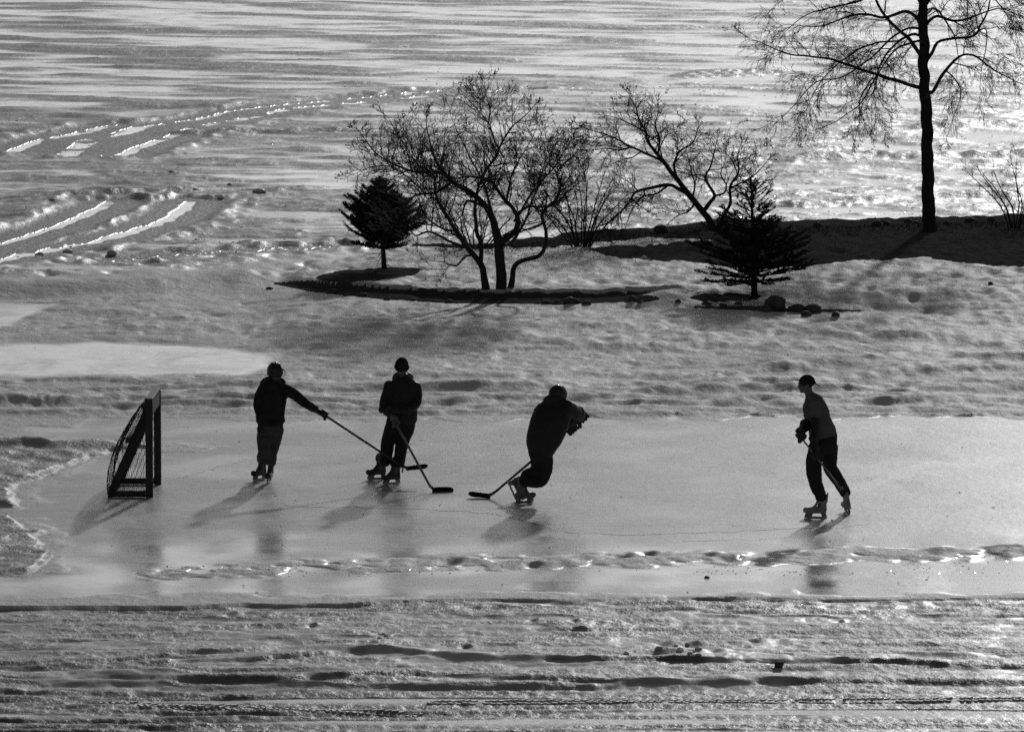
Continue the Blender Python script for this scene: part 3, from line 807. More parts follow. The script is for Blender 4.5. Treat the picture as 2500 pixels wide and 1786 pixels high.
# ------------------------------------------------------------------ the spreading bare tree in the middle
b1 = ground_hit(1215, 706)
Y1 = b1.y
t1 = Tree(3, lift=.30, wobble=.24, twig=.0045, keep=under([(828, 520), (840, 440), (860, 375), (900, 325), (960, 265), (1000, 285), (1060, 262), (1110, 218), (1160, 195), (1240, 198), (1290, 238), (1340, 285), (1400, 308), (1440, 345), (1465, 430)], 30))
main = [
    ([(1224, 709, 0, .135), (1222, 660, 0, .125), (1220, 605, 0, .115), (1206, 545, .05, .085), (1190, 512, .1, .075), (1168, 487, .1, .068), (1132, 461, .1, .06), (1104, 444, .1, .052), (1085, 424, .15, .045), (1066, 395, .2, .03), (1050, 350, .3, .018), (1040, 300, .3, .010)], True, .55),
    ([(1086, 424, .15, .04), (1060, 419, .1, .034), (1020, 421, 0, .03), (996, 415, -.1, .026), (950, 395, -.2, .02), (918, 374, -.3, .016), (895, 345, -.3, .012), (880, 325, -.3, .008)], True, .1),
    ([(1222, 596, 0, .085), (1240, 580, -.1, .075), (1259, 564, -.15, .065), (1264, 530, -.2, .058), (1250, 505, -.2, .05), (1235, 492, -.25, .046), (1222, 474, -.3, .04), (1205, 450, -.4, .034), (1185, 437, -.5, .028), (1150, 430, -.6, .022), (1115, 436, -.7, .016), (1080, 428, -.8, .01)], True, .35),
    ([(1186, 706, -.1, .11), (1178, 670, -.12, .085), (1171, 644, -.15, .075), (1143, 605, -.2, .06), (1114, 566, -.3, .052), (1093, 530, -.4, .045), (1075, 500, -.45, .04), (1064, 474, -.5, .034), (1062, 440, -.6, .026), (1075, 405, -.7, .018), (1082, 370, -.8, .010)], True, .35),
    ([(1171, 646, -.15, .06), (1175, 591, -.1, .05), (1162, 566, 0, .045), (1160, 501, .1, .038), (1166, 468, .2, .035), (1172, 450, .2, .034), (1186, 415, .25, .032), (1211, 383, .3, .03), (1222, 355, .3, .026), (1246, 316, .3, .02), (1275, 290, .3, .014), (1296, 268, .3, .009)], True, .35),
    ([(1219, 362, .3, .022), (1208, 345, .25, .02), (1192, 300, .2, .016), (1165, 268, .2, .012), (1140, 240, .2, .009)], True, .15),
    ([(1190, 310, .2, .014), (1196, 270, .1, .012), (1190, 240, 0, .009), (1184, 215, 0, .007)], True, .1),
    ([(1246, 706, .1, .08), (1250, 675, .1, .066), (1256, 650, .1, .06), (1272, 637, .1, .055), (1300, 631, .05, .052), (1318, 624, 0, .05), (1331, 601, 0, .046), (1333, 562, .05, .042), (1323, 530, .1, .038), (1333, 509, .15, .034), (1360, 484, .2, .03), (1369, 448, .3, .026), (1358, 426, .35, .022), (1376, 400, .4, .016), (1408, 372, .4, .009)], True, .45),
    ([(1262, 522, -.2, .04), (1289, 505, -.25, .032), (1325, 505, -.3, .026), (1352, 497, -.35, .022), (1385, 470, -.4, .016), (1420, 440, -.4, .010)], True, .2),
    ([(1236, 494, -.25, .03), (1243, 460, -.2, .026), (1248, 430, -.1, .022), (1262, 400, 0, .018), (1280, 370, .1, .012), (1300, 335, .1, .008)], True, .2),
    ([(1369, 448, .3, .018), (1350, 410, .35, .015), (1325, 385, .4, .012), (1318, 350, .4, .008)], True, .1),
    ([(1333, 540, .05, .022), (1300, 555, 0, .018), (1262, 570, -.1, .02)], False),
    ([(1114, 566, -.3, .03), (1085, 560, -.4, .026), (1060, 546, -.5, .022), (1035, 520, -.5, .017), (1020, 480, -.5, .012), (1000, 450, -.5, .008)], True, .2),
    ([(1143, 605, -.2, .04), (1104, 592, -.3, .032), (1071, 574, -.4, .027), (1043, 566, -.5, .024), (1014, 575, -.55, .02), (1000, 560, -.6, .014), (970, 545, -.6, .008)], True, .5),
    ([(1160, 625, -.2, .03), (1139, 624, -.3, .026), (1114, 648, -.4, .022), (1098, 646, -.45, .018), (1086, 640, -.5, .014), (1084, 622, -.5, .008)], True, .6),
    ([(1104, 444, .1, .03), (1060, 470, .2, .026), (1010, 480, .3, .022), (975, 520, .35, .016), (955, 560, .4, .010)], True, .2),
    ([(1040, 475, .25, .02), (1015, 450, .2, .018), (985, 425, .1, .015), (950, 405, .05, .012), (905, 408, 0, .009), (872, 422, 0, .006)], True, .1),
    ([(1190, 512, .1, .04), (1170, 500, .3, .034), (1140, 490, .4, .028), (1130, 520, .5, .018)], True, .3),
    ([(1062, 440, -.6, .02), (1020, 400, -.7, .016), (985, 350, -.7, .012), (960, 310, -.7, .008)], True, .15),
    ([(1222, 600, .05, .05), (1250, 590, .5, .04), (1270, 560, .8, .03), (1290, 520, 1.0, .024), (1310, 460, 1.1, .016), (1330, 400, 1.1, .010)], True, .4),
    ([(1206, 545, .05, .045), (1195, 500, -.5, .034), (1180, 450, -.9, .026), (1150, 390, -1.1, .018), (1120, 330, -1.2, .010)], True, .35),
    ([(1255, 540, -.2, .03), (1300, 470, -.6, .024), (1350, 410, -.9, .017), (1390, 350, -1.0, .009)], True, .35),
]
limbs_px(t1, Y1, main, .054, .70, 3)
tree1 = thing('bare_tree', 'spreading bare tree with several crooked stems standing on the dark edge of the peninsula', 'tree', b1)
t1.build(tree1, b1)

# ------------------------------------------------------------------ leaning bare tree behind
b2 = ground_hit(1738, 556)
Y2 = b2.y
t2 = Tree(8, lift=.26, wobble=.24, twig=.0045, keep=under([(1400, 330), (1440, 312), (1490, 280), (1530, 228), (1560, 215), (1600, 238), (1680, 270), (1720, 315), (1760, 350), (1810, 345), (1880, 385)], 26))
lean = [
    ([(1738, 562, 0, .105), (1733, 540, 0, .095), (1714, 514, 0, .085), (1681, 473, 0, .075), (1651, 436, 0, .066), (1622, 399, .1, .055), (1600, 370, .1, .046), (1582, 346, .1, .038), (1577, 320, .1, .03), (1562, 295, .1, .022), (1552, 258, .1, .014), (1540, 240, .1, .009)], True, .55),
    ([(1685, 477, 0, .055), (1660, 462, -.1, .05), (1630, 452, -.15, .046), (1585, 461, -.25, .038), (1551, 468, -.3, .032), (1536, 492, -.35, .026), (1515, 518, -.4, .022), (1490, 541, -.45, .018), (1462, 552, -.5, .012), (1440, 556, -.5, .007)], True, .4),
    ([(1632, 452, -.15, .03), (1604, 472, .1, .024), (1570, 480, .2, .02), (1545, 510, .3, .014), (1530, 545, .3, .008)], True, .2),
    ([(1618, 395, .1, .04), (1585, 377, .2, .034), (1540, 359, .3, .028), (1500, 337, .4, .022), (1470, 325, .4, .015), (1440, 318, .4, .008)], True, .15),
    ([(1540, 359, .3, .022), (1510, 366, .1, .018), (1480, 362, 0, .013), (1445, 368, -.1, .008)], True, .15),
    ([(1577, 322, .1, .02), (1545, 305, .0, .017), (1515, 292, 0, .012), (1495, 285, 0, .008)], True, .1),
    ([(1722, 510, 0, .06), (1735, 492, .1, .05), (1745, 477, .15, .044), (1730, 452, .2, .036), (1722, 430, .25, .03), (1735, 405, .3, .022), (1745, 370, .3, .014), (1750, 345, .3, .009)], True, .35),
    ([(1651, 432, 0, .036), (1645, 400, -.2, .03), (1660, 370, -.3, .024), (1690, 348, -.3, .017), (1705, 310, -.3, .010)], True, .2),
    ([(1605, 374, .1, .03), (1610, 340, -.1, .024), (1600, 305, -.2, .018), (1608, 270, -.2, .010)], True, .2),
    ([(1745, 477, .15, .03), (1768, 472, .1, .026), (1773, 450, 0, .02), (1760, 425, -.1, .014), (1770, 395, -.1, .008)], True, .3),
    ([(1760, 560, .2, .06), (1765, 530, .2, .05), (1784, 498, .25, .042), (1785, 455, .3, .036), (1803, 421, .3, .026), (1800, 390, .3, .017), (1806, 360, .3, .010)], True, .4),
    ([(1785, 460, .3, .024), (1820, 440, .35, .02), (1845, 425, .4, .014), (1868, 400, .4, .008)], True, .2),
    ([(1700, 495, 0, .03), (1680, 515, -.3, .022), (1655, 525, -.5, .016), (1640, 538, -.6, .009)], True, .2),
    ([(1690, 485, 0, .03), (1697, 450, .3, .022), (1688, 420, .5, .016), (1680, 385, .5, .010)], True, .2),
]
limbs_px(t2, Y2, lean, .075, .70, 3)
tree2 = thing('bare_tree', 'leaning bare tree at the lake edge behind the spruce with a pointed top', 'tree', b2)
t2.build(tree2, b2)

# ------------------------------------------------------------------ many-stemmed bushes on the far edge
def bush(seed, u, v, label, fan, hpx, n_, spread, length=.34, lean_u=0.0):
    b = ground_hit(u, v)
    t = Tree(seed, lift=.22, wobble=.24, twig=.0045)
    for i in range(n_):
        f = (i + .5) / n_ * 2 - 1
        f += t.r.uniform(-.12, .12)
        du, h = f * spread, hpx * (1 - .35 * f * f) * t.r.uniform(.7, 1.05)
        dy = t.r.uniform(-.5, .5)
        u0 = u + f * fan * .25 + t.r.uniform(-4, 4)
        pts = [(at(u0, v + 4, b.y + dy * .15), .018), (at(u0 + du * .25 + t.r.uniform(-6, 6), v - h * .35, b.y + dy * .4), .014),
               (at(u0 + du * .6 + t.r.uniform(-8, 8) + lean_u * .5, v - h * .7, b.y + dy * .8), .010), (at(u0 + du + lean_u, v - h, b.y + dy), .006)]
        P, Rr = t.limb(pts, 5)
        t.dress(P, Rr, .10, length, .2, 3)
    root = thing('bare_bush', label, 'bush', b)
    t.build(root, b)
    return root
bush(21, 1420, 603, 'many-stemmed bare bush between the spreading tree and the leaning tree', 80, 190, 16, 120, .36)
bush(22, 1160, 603, 'low bare thicket behind the stems of the spreading tree', 120, 130, 12, 110, .34)
bush(23, 2478, 556, 'thin twiggy bush leaning in from the picture edge beside the big trunk', 60, 165, 8, 90, .30, -30)

# ------------------------------------------------------------------ the tall tree with drooping twigs
b3 = ground_hit(2268, 566)
Y3 = b3.y
t3 = Tree(14, lift=-.02, wobble=.15, droop=.42, twig=.0042, keep=lambda p: pix(p)[0] > 1800 and pix(p)[1] < 345)
trunk = [(2269, 572, 0, .17), (2268, 548, 0, .138), (2266, 500, 0, .128), (2264, 400, 0, .122), (2261, 300, 0, .116), (2258, 220, 0, .108), (2255, 120, 0, .10), (2254, 0, 0, .092), (2250, -150, 0, .08), (2246, -300, 0, .065), (2240, -480, 0, .045), (2230, -640, 0, .02)]
P, Rr = t3.limb([(at(u, v, Y3 + d), r) for u, v, d, r in trunk], 14)
boughs = [
    ([(2252, 216, 0, .05), (2200, 200, -.1, .046), (2136, 182, -.2, .04), (2064, 156, -.3, .034), (2016, 142, -.4, .028), (1970, 137, -.4, .024), (1924, 132, -.5, .02), (1880, 114, -.6, .013), (1848, 100, -.6, .008)], True, .3),
    ([(2252, 140, 0, .055), (2232, 115, .1, .05), (2210, 88, .2, .044), (2180, 60, .3, .04), (2158, 34, .4, .036), (2140, 0, .5, .032), (2120, -50, .6, .024), (2090, -110, .8, .012)], True, .4),
    ([(2250, 60, 0, .05), (2232, 38, -.1, .045), (2212, 29, -.2, .04), (2180, 38, -.3, .036), (2152, 42, -.4, .033), (2108, 34, -.5, .028), (2070, 40, -.6, .024), (2030, 56, -.7, .018), (1990, 66, -.8, .013), (1950, 62, -.9, .008)], True, .3),
    ([(2250, 90, 0, .035), (2225, 85, .2, .032), (2180, 112, .4, .028), (2150, 160, .6, .024), (2132, 200, .7, .02), (2096, 256, .8, .015), (2040, 296, .9, .010), (1995, 316, 1.0, .006)], True, .25),
    ([(2250, 70, 0, .03), (2220, 68, -.3, .028), (2180, 90, -.5, .025), (2120, 148, -.7, .021), (2050, 190, -.8, .017), (1992, 200, -.8, .014), (1940, 256, -.9, .010), (1888, 308, -1.0, .006)], True, .3),
    ([(2200, 100, .3, .022), (2140, 105, .6, .02), (2080, 130, .8, .017), (2020, 180, 1.0, .013), (1985, 230, 1.1, .008)], True, .2),
    ([(2130, 190, -.2, .018), (2100, 240, -.3, .015), (2098, 290, -.3, .011), (2090, 330, -.3, .007)], True, .1),
    ([(2252, 20, 0, .04), (2225, -20, -.3, .035), (2150, -15, -.5, .03), (2080, 8, -.7, .024), (2010, 22, -.8, .018), (1955, 45, -.9, .012), (1920, 75, -.9, .007)], True, .2),
    ([(2260, 225, 0, .05), (2275, 226, 0, .046), (2292, 195, .1, .042), (2308, 172, .15, .038), (2344, 138, .3, .03), (2380, 137, .4, .025), (2428, 172, .5, .018), (2476, 196, .6, .012), (2510, 210, .7, .007)], True, .3),
    ([(2262, 150, 0, .045), (2276, 128, -.1, .04), (2288, 104, -.2, .036), (2320, 96, -.3, .032), (2376, 88, -.4, .027), (2396, 60, -.5, .024), (2410, 30, -.5, .02), (2422, -20, -.6, .015), (2430, -60, -.6, .009)], True, .3),
    ([(2376, 88, -.4, .02), (2406, 70, -.5, .018), (2408, 110, -.6, .014), (2400, 150, -.6, .009)], True, .2),
    ([(2262, 60, 0, .04), (2285, 40, .3, .036), (2330, 52, .5, .03), (2380, 40, .7, .022), (2440, 20, .9, .014), (2490, 40, 1.0, .008)], True, .2),
    ([(2310, 172, .15, .022), (2330, 190, .0, .018), (2345, 230, -.1, .013), (2330, 280, -.2, .008)], True, .2),
    ([(2262, 10, 0, .04), (2300, -30, -.3, .034), (2360, -40, -.5, .026), (2420, -10, -.7, .018), (2460, 40, -.8, .010)], True, .2),
    ([(2256, 110, 0, .04), (2240, 100, -.8, .03), (2190, 120, -1.4, .024), (2150, 170, -1.8, .016), (2130, 230, -2.0, .009)], True, .3),
    ([(2256, 40, 0, .04), (2280, 20, 1.0, .03), (2300, 40, 1.6, .024), (2330, 90, 2.0, .016), (2340, 140, 2.2, .009)], True, .3),
    ([(2252, -60, 0, .05), (2180, -90, .3, .04), (2080, -100, .6, .028), (1980, -60, .8, .016), (1920, -10, .9, .008)], True, .3),
    ([(2252, -80, 0, .05), (2330, -120, -.3, .04), (2430, -110, -.6, .026), (2520, -60, -.8, .012)], True, .3),
    ([(2248, -220, 0, .04), (2160, -280, .3, .03), (2060, -290, .5, .016)], True, .3),
    ([(2248, -240, 0, .04), (2340, -310, -.3, .028), (2440, -320, -.5, .014)], True, .3),
    ([(2244, -380, 0, .03), (2180, -460, .2, .02), (2120, -500, .4, .010)], True, .3),
    ([(2242, -400, 0, .03), (2310, -480, -.2, .02), (2370, -520, -.3, .010)], True, .3),
]
limbs_px(t3, Y3, boughs[:-6], .20, .85, 3, thin=.82)
limbs_px(t3, Y3, boughs[-6:], .26, .85, 2, thin=.82)
tree3 = thing('tall_tree', 'tall bare tree with a straight dark trunk and drooping twigs on the bare bank', 'tree', b3)
t3.build(tree3, b3)

# ------------------------------------------------------------------ young spruces
def spruce(u, v, top_v, halfpx, skirt_v, label, seed, open_top, lean_px=0):
    rn = random.Random(seed)
    b = ground_hit(u, v)
    pm = ppm(b.y)
    hgt = (v - top_v) / pm
    z_sk = (v - skirt_v) / pm
    rad = halfpx / pm
    top = b + Vector((lean_px / pm, 0, hgt))
    TV, TF, NV, NF, BV, BF = [], [], [], [], [], []
    axis = lambda f: b.lerp(top, f)
    rb = 0.030 * hgt / 2 + .024
    tube_into(TV, TF, [b + Vector((0, 0, -.08))] + [axis(f) for f in (.02, .1, .3, .6, .85, 1.0)], [rb * 1.35, rb * 1.1, rb, rb * .8, rb * .5, rb * .25, .004], 8)
    def needles(p, q, ln, dens):
        t = (q - p)
        L = t.length
        t.normalize()
        for i in range(max(1, int(L * dens))):
            c = p.lerp(q, rn.random())
            s = Vector((rn.gauss(0, 1), rn.gauss(0, 1), rn.gauss(0, 1)))
            s = (s - t * s.dot(t)).normalized()
            tip = c + (t * .55 + s * .9) * ln * rn.uniform(.7, 1.15)
            w = t.cross(s) * .0075
            k = len(NV)
            NV.extend([c - w, c + w, tip])
            NF.append((k, k + 1, k + 2))
    def bough(p0, d, L, lev=0):
        n_ = 4
        pts = [p0]
        dd = d.normalized()
        for i in range(n_):
            dd = (dd + Vector((rn.gauss(0, .07), rn.gauss(0, .07), .075 if lev == 0 else .03))).normalized()
            pts.append(pts[-1] + dd * L / n_)
        tube_into(BV, BF, pts, [.010 * (1 - .15 * i) * (1 if lev == 0 else .55) for i in range(n_ + 1)], 3, False)
        for i in range(n_):
            if not (lev == 0 and i == 0 and L > .45):
                needles(pts[i], pts[i + 1], .042 if not open_top else .036, 250)
        if lev == 0:
            m = int(L * (17 if z < z_sk + .42 * (hgt - z_sk) or not open_top else 9))
            for c in range(m):
                f = rn.uniform(.22, .97)
                k = min(int(f * n_), n_ - 1)
                p = pts[k].lerp(pts[k + 1], f * n_ - k)
                t = (pts[k + 1] - pts[k]).normalized()
                side = t.cross(Vector((0, 0, 1))).normalized() * rn.choice((-1, 1))
                bough(p, t * .85 + side * rn.uniform(.6, 1.0) + Vector((0, 0, rn.uniform(-.15, .2))), L * rn.uniform(.22, .42) * (1.15 - .6 * f), 1)
    z = z_sk
    k = 0
    while z < hgt * (.86 if open_top else .97):
        f = (z - z_sk) / (hgt - z_sk)
        if open_top:
            prof = float(np.interp(f, [0, .10, .28, .42, .55, .68, .80, .88], [.75, .98, .92, .70, .52, .38, .22, .06]))
            gap = .11 if f < .42 else .16
        else:
            prof = float(np.interp(f, [0, .10, .24, .42, .58, .74, .9, 1.0], [.60, .92, 1.0, .80, .56, .33, .13, .02]))
            gap = .075
        L = rad * prof * (1.08 if open_top else 1.12) + .03
        m = (11 if f < .42 else 7) if open_top else 15
        for i in range(m):
            a = 2 * math.pi * (i + rn.uniform(-.3, .3)) / m + k * .7
            el = (-.08 + .75 * f) if open_top else (.15 + .6 * f)
            if z < z_sk + .06: el -= .12
            bough(axis(z / hgt) + Vector((0, 0, rn.uniform(-.4, .4) * gap)), Vector((math.cos(a), math.sin(a), el + rn.uniform(-.1, .1))), L * rn.uniform(.6, 1.18))
        z += gap * rn.uniform(.85, 1.15)
        k += 1
    for i in range(8):      # bare dead twigs under the skirt
        a = rn.uniform(0, 6.28)
        q = b.lerp(top, rn.uniform(.14, .22))
        e = q + Vector((math.cos(a), math.sin(a), -.12)) * rad * rn.uniform(.35, .7)
        tube_into(BV, BF, [q, q.lerp(e, .5) + Vector((0, 0, .02)), e], [.006, .004, .002], 3, False)
    needles(axis(.80), top, .024, 200)
    root = thing('young_spruce', label, 'tree', b)
    mesh_obj('trunk', TV, TF, M['bark'], root, b)
    cr = mesh_obj('crown', NV, NF, M['needle'], root, b, smooth=False)
    mesh_obj('bough', BV, BF, M['bark'], cr, b)
    return root
spruce(938, 656, 432, 92, 606, 'compact dark young spruce on a bare patch of earth beside the spreading tree', 4, False, -12)
spruce(1842, 727, 402, 132, 688, 'wider young spruce with a long bare leader in front of the dark bank', 6, True, -10)

# ------------------------------------------------------------------ wooden goal with net
def box_between(p, q, w, h, up=Vector((0, 0, 1)), ext=0.0):
    """Eight corners and six faces of a beam from p to q, w across and h along up."""
    t = (q - p).normalized()
    p = p - t * ext; q = q + t * ext
    s = t.cross(up)
    if s.length < 1e-4: s = Vector((1, 0, 0))
    s.normalize()
    u = s.cross(t).normalized()
    vs = []
    for c in (p, q):
        for a, b in ((-1, -1), (1, -1), (1, 1), (-1, 1)):
            vs.append(c + s * (a * w / 2) + u * (b * h / 2))
    fs = [(3, 2, 1, 0), (4, 5, 6, 7), (0, 1, 5, 4), (1, 2, 6, 5), (2, 3, 7, 6), (3, 0, 4, 7)]
    return vs, fs

def beam(name, p, q, w, h, mat, root, base, up=Vector((0, 0, 1)), ext=0.0, bevel=.006):
    vs, fs = box_between(p, q, w, h, up, ext)
    o = mesh_obj(name, vs, fs, mat, root, base, smooth=False)
    bm = bmesh.new(); bm.from_mesh(o.data)
    bmesh.ops.bevel(bm, geom=list(bm.edges), offset=bevel, segments=1, affect='EDGES')
    bmesh.ops.recalc_face_normals(bm, faces=list(bm.faces))
    bm.to_mesh(o.data); bm.free()
    return o

gnx, gny = ground(365, 1213)      # foot of the near post
gfx, gfy = ground(385, 1182)      # foot of the far post
GN, GF = Vector((gnx, gny, 0)), Vector((gfx, gfy, 0))
gh = 236 / ppm(gny)
gdep = 92 / ppm(gny)
back = Vector((-1, 0.0, 0))
goal = thing('hockey_goal', 'home-made wooden hockey goal with a sagging net standing on the ice', 'goal', GN)
lw, lt = .100, .05
up_ = Vector((0, 0, 1))
for side, G in (('near', GN), ('far', GF)):
    s = -1 if side == 'near' else 1
    beam('post', G + up_ * .0, G + up_ * gh, lt, lw, M['wood'], goal, GN, up=Vector((1, 0, 0)))
    off = Vector((0, s * -.047, 0))
    rear = G + back * gdep + up_ * .05
    beam('base_rail', G + back * (lw * .5 + .002) + up_ * .047 + off * 0, rear + back * .05 + up_ * -.003, lt * .9, .085, M['wood'], goal, GN)
    topj = G + up_ * (gh - .07) + off
    beam('brace', rear + off + up_ * .035, topj, lt, .105, M['wood'], goal, GN, up=Vector((1, 0, 0)))
beam('crossbar', GN + up_ * (gh + .023) + Vector((-.005, -.05, 0)), GF + up_ * (gh + .023) + Vector((-.005, .05, 0)), .105, .045, M['wood'], goal, GN)
beam('front_board', GN + up_ * (gh - .10) + Vector((.028, .03, 0)), GF + up_ * (gh - .10) + Vector((.028, -.03, 0)), .018, .19, M['wood'], goal, GN)
RN, RF = GN + back * gdep, GF + back * gdep
beam('rear_rail', RN + up_ * .052 + Vector((-.03, -.06, 0)), RF + up_ * .052 + Vector((-.03, .06, 0)), .05, .10, M['wood'], goal, GN)
mid = .60
mN = (RN + up_ * .09).lerp(GN + up_ * (gh - .07), mid) + back * .085
mF = (RF + up_ * .09).lerp(GF + up_ * (gh - .07), mid) + back * .085
beam('cross_rail', mN + Vector((0, -.05, 0)), mF + Vector((0, .05, 0)), .07, .07, M['wood'], goal, GN)
tN = GN + up_ * (gh - .06) + back * .075
tF = GF + up_ * (gh - .06) + back * .075
beam('top_rail', tN + Vector((0, -.05, 0)), tF + Vector((0, .05, 0)), .06, .08, M['wood'], goal, GN)
# the net: a diamond mesh hung over the braces
NVt, NFt = [], []
rn = random.Random(2)
def net_pt(a, h):
    """a across the mouth 0..1, h down the back 0..1 (bulging and sagging)."""
    top_p = tN.lerp(tF, a) + back * .04
    bot_p = RN.lerp(RF, a) + back * .06 + up_ * .03
    p = top_p.lerp(bot_p, h)
    bulge = math.sin(math.pi * h) ** .8 * (.10 + .03 * math.sin(9 * a)) + .05 * h * (1 - h) * 4 * h
    return p + back * bulge + up_ * (-.02 * math.sin(h * 3.1)) + Vector((rn.uniform(-.006, .006), rn.uniform(-.006, .006), rn.uniform(-.006, .006)))
na, nh = 22, 26
grid = [[net_pt((i + (.5 if j % 2 else 0)) / na * 1.0, j / nh) for i in range(na)] for j in range(nh + 1)]
for j in range(nh):
    for i in range(na):
        for k in ((i, i + 1) if j % 2 else (i - 1, i)):
            if 0 <= k < na:
                tube_into(NVt, NFt, [grid[j][i], grid[j + 1][k]], [.0027, .0027], 3, False)
for G, R_, t_, sgn in ((GN, RN, tN, -1), (GF, RF, tF, 1)):     # side panels
    m = 13
    tri = []
    for j in range(m + 1):
        row = []
        h = j / m
        for i in range(9):
            f = (i + (.5 if j % 2 else 0)) / 8.5
            pb = t_.lerp(R_ + back * .03 + up_ * .06, h) + back * (math.sin(math.pi * h) ** .8 * .10 + .2 * h * h * (1 - h))
            pf = (G + up_ * gh * (1 - h) * .95 + up_ * .06)
            row.append(pb.lerp(pf, min(f, 1)) + Vector((0, sgn * .012 * math.sin(5 * h + 3 * f), 0)) + Vector((rn.uniform(-.008, .008), rn.uniform(-.008, .008), rn.uniform(-.008, .008))))
        tri.append(row)
    for j in range(m):
        for i in range(9):
            for k in ((i, i + 1) if j % 2 else (i - 1, i)):
                if 0 <= k < 9:
                    tube_into(NVt, NFt, [tri[j][i], tri[j + 1][k]], [.0027, .0027], 3, False)
mesh_obj('net', NVt, NFt, M['net'], goal, GN)

# ------------------------------------------------------------------ people: closed volumes fused into one skin
PENDING = []
class Blob:
    """Collects closed tubes and ellipsoids; finished as one fused, smoothed mesh."""
    def __init__(self): self.V, self.F = [], []
    def ell(self, c, ax, ay, az, n=14, m=9):
        b = len(self.V)
        self.V.append(c + az)
        for j in range(1, m):
            th = math.pi * j / m
            for i in range(n):
                ph = 2 * math.pi * i / n
                self.V.append(c + ax * (math.sin(th) * math.cos(ph)) + ay * (math.sin(th) * math.sin(ph)) + az * math.cos(th))
        self.V.append(c - az)
        e = len(self.V) - 1
        flip = ax.cross(ay).dot(az) < 0
        def add(f): self.F.append(f[::-1] if flip else f)
        for i in range(n):
            add((b, b + 1 + i, b + 1 + (i + 1) % n))
            add((e, e - n + (i + 1) % n, e - n + i))
        for j in range(m - 2):
            for i in range(n):
                p = b + 1 + j * n
                add((p + i, p + n + i, p + n + (i + 1) % n, p + (i + 1) % n))
    def tube(self, pts, side=None, n=12, sub=4):
        """pts: (Vector, r) or (Vector, r_side, r_other); side = direction of r_side. Rounded ends."""
        P = [(p[0], p[1], p[2] if len(p) > 2 else p[1]) for p in pts]
        S = []
        for i in range(len(P) - 1):
            p0, p1, p2, p3 = P[max(i - 1, 0)], P[i], P[i + 1], P[min(i + 2, len(P) - 1)]
            for s in range(sub):
                t = s / sub
                cr = lambda a, b, c, d: 0.5 * ((2 * b) + (c - a) * t + (2 * a - 5 * b + 4 * c - d) * t * t + (3 * b - a - 3 * c + d) * t ** 3)
                S.append((cr(p0[0], p1[0], p2[0], p3[0]), p1[1] + (p2[1] - p1[1]) * t, p1[2] + (p2[2] - p1[2]) * t))
        S.append(P[-1])
        t0 = (S[1][0] - S[0][0]).normalized(); t1 = (S[-1][0] - S[-2][0]).normalized()
        r0 = min(S[0][1:]); r1 = min(S[-1][1:])
        S = [(S[0][0] - t0 * r0 * .55, S[0][1] * .5, S[0][2] * .5), (S[0][0] - t0 * r0 * .35, S[0][1] * .8, S[0][2] * .8)] + S + [(S[-1][0] + t1 * r1 * .35, S[-1][1] * .8, S[-1][2] * .8), (S[-1][0] + t1 * r1 * .55, S[-1][1] * .5, S[-1][2] * .5)]
        b = len(self.V)
        prev = None
        for i, (p, ra, rb) in enumerate(S):
            t = (S[min(i + 1, len(S) - 1)][0] - S[max(i - 1, 0)][0]).normalized()
            a = side if side is not None else (prev if prev is not None else t.orthogonal())
            a = (a - t * a.dot(t)).normalized()
            prev = a
            c = t.cross(a)
            for k in range(n):
                q = 2 * math.pi * k / n
                self.V.append(p + a * (ra * math.cos(q)) + c * (rb * math.sin(q)))
        for i in range(len(S) - 1):
            for k in range(n):
                k2 = (k + 1) % n
                self.F.append((b + i * n + k, b + i * n + k2, b + (i + 1) * n + k2, b + (i + 1) * n + k))
        self.F.append(tuple(b + k for k in range(n))[::-1])
        self.F.append(tuple(b + (len(S) - 1) * n + k for k in range(n)))
    def box(self, p, q, w, h, up=Vector((0, 0, 1))):
        vs, fs = box_between(p, q, w, h, up)
        b = len(self.V)
        self.V.extend(vs); self.F.extend([tuple(b + i for i in f) for f in fs])
    def finish(self, name, mat, parent, base, voxel=.011, smooth=3, wrinkle=0.0, wscale=11.0):
        o = mesh_obj(name, self.V, self.F, mat, parent, base)
        PENDING.append((o, voxel, smooth, wrinkle, wscale))
        return o

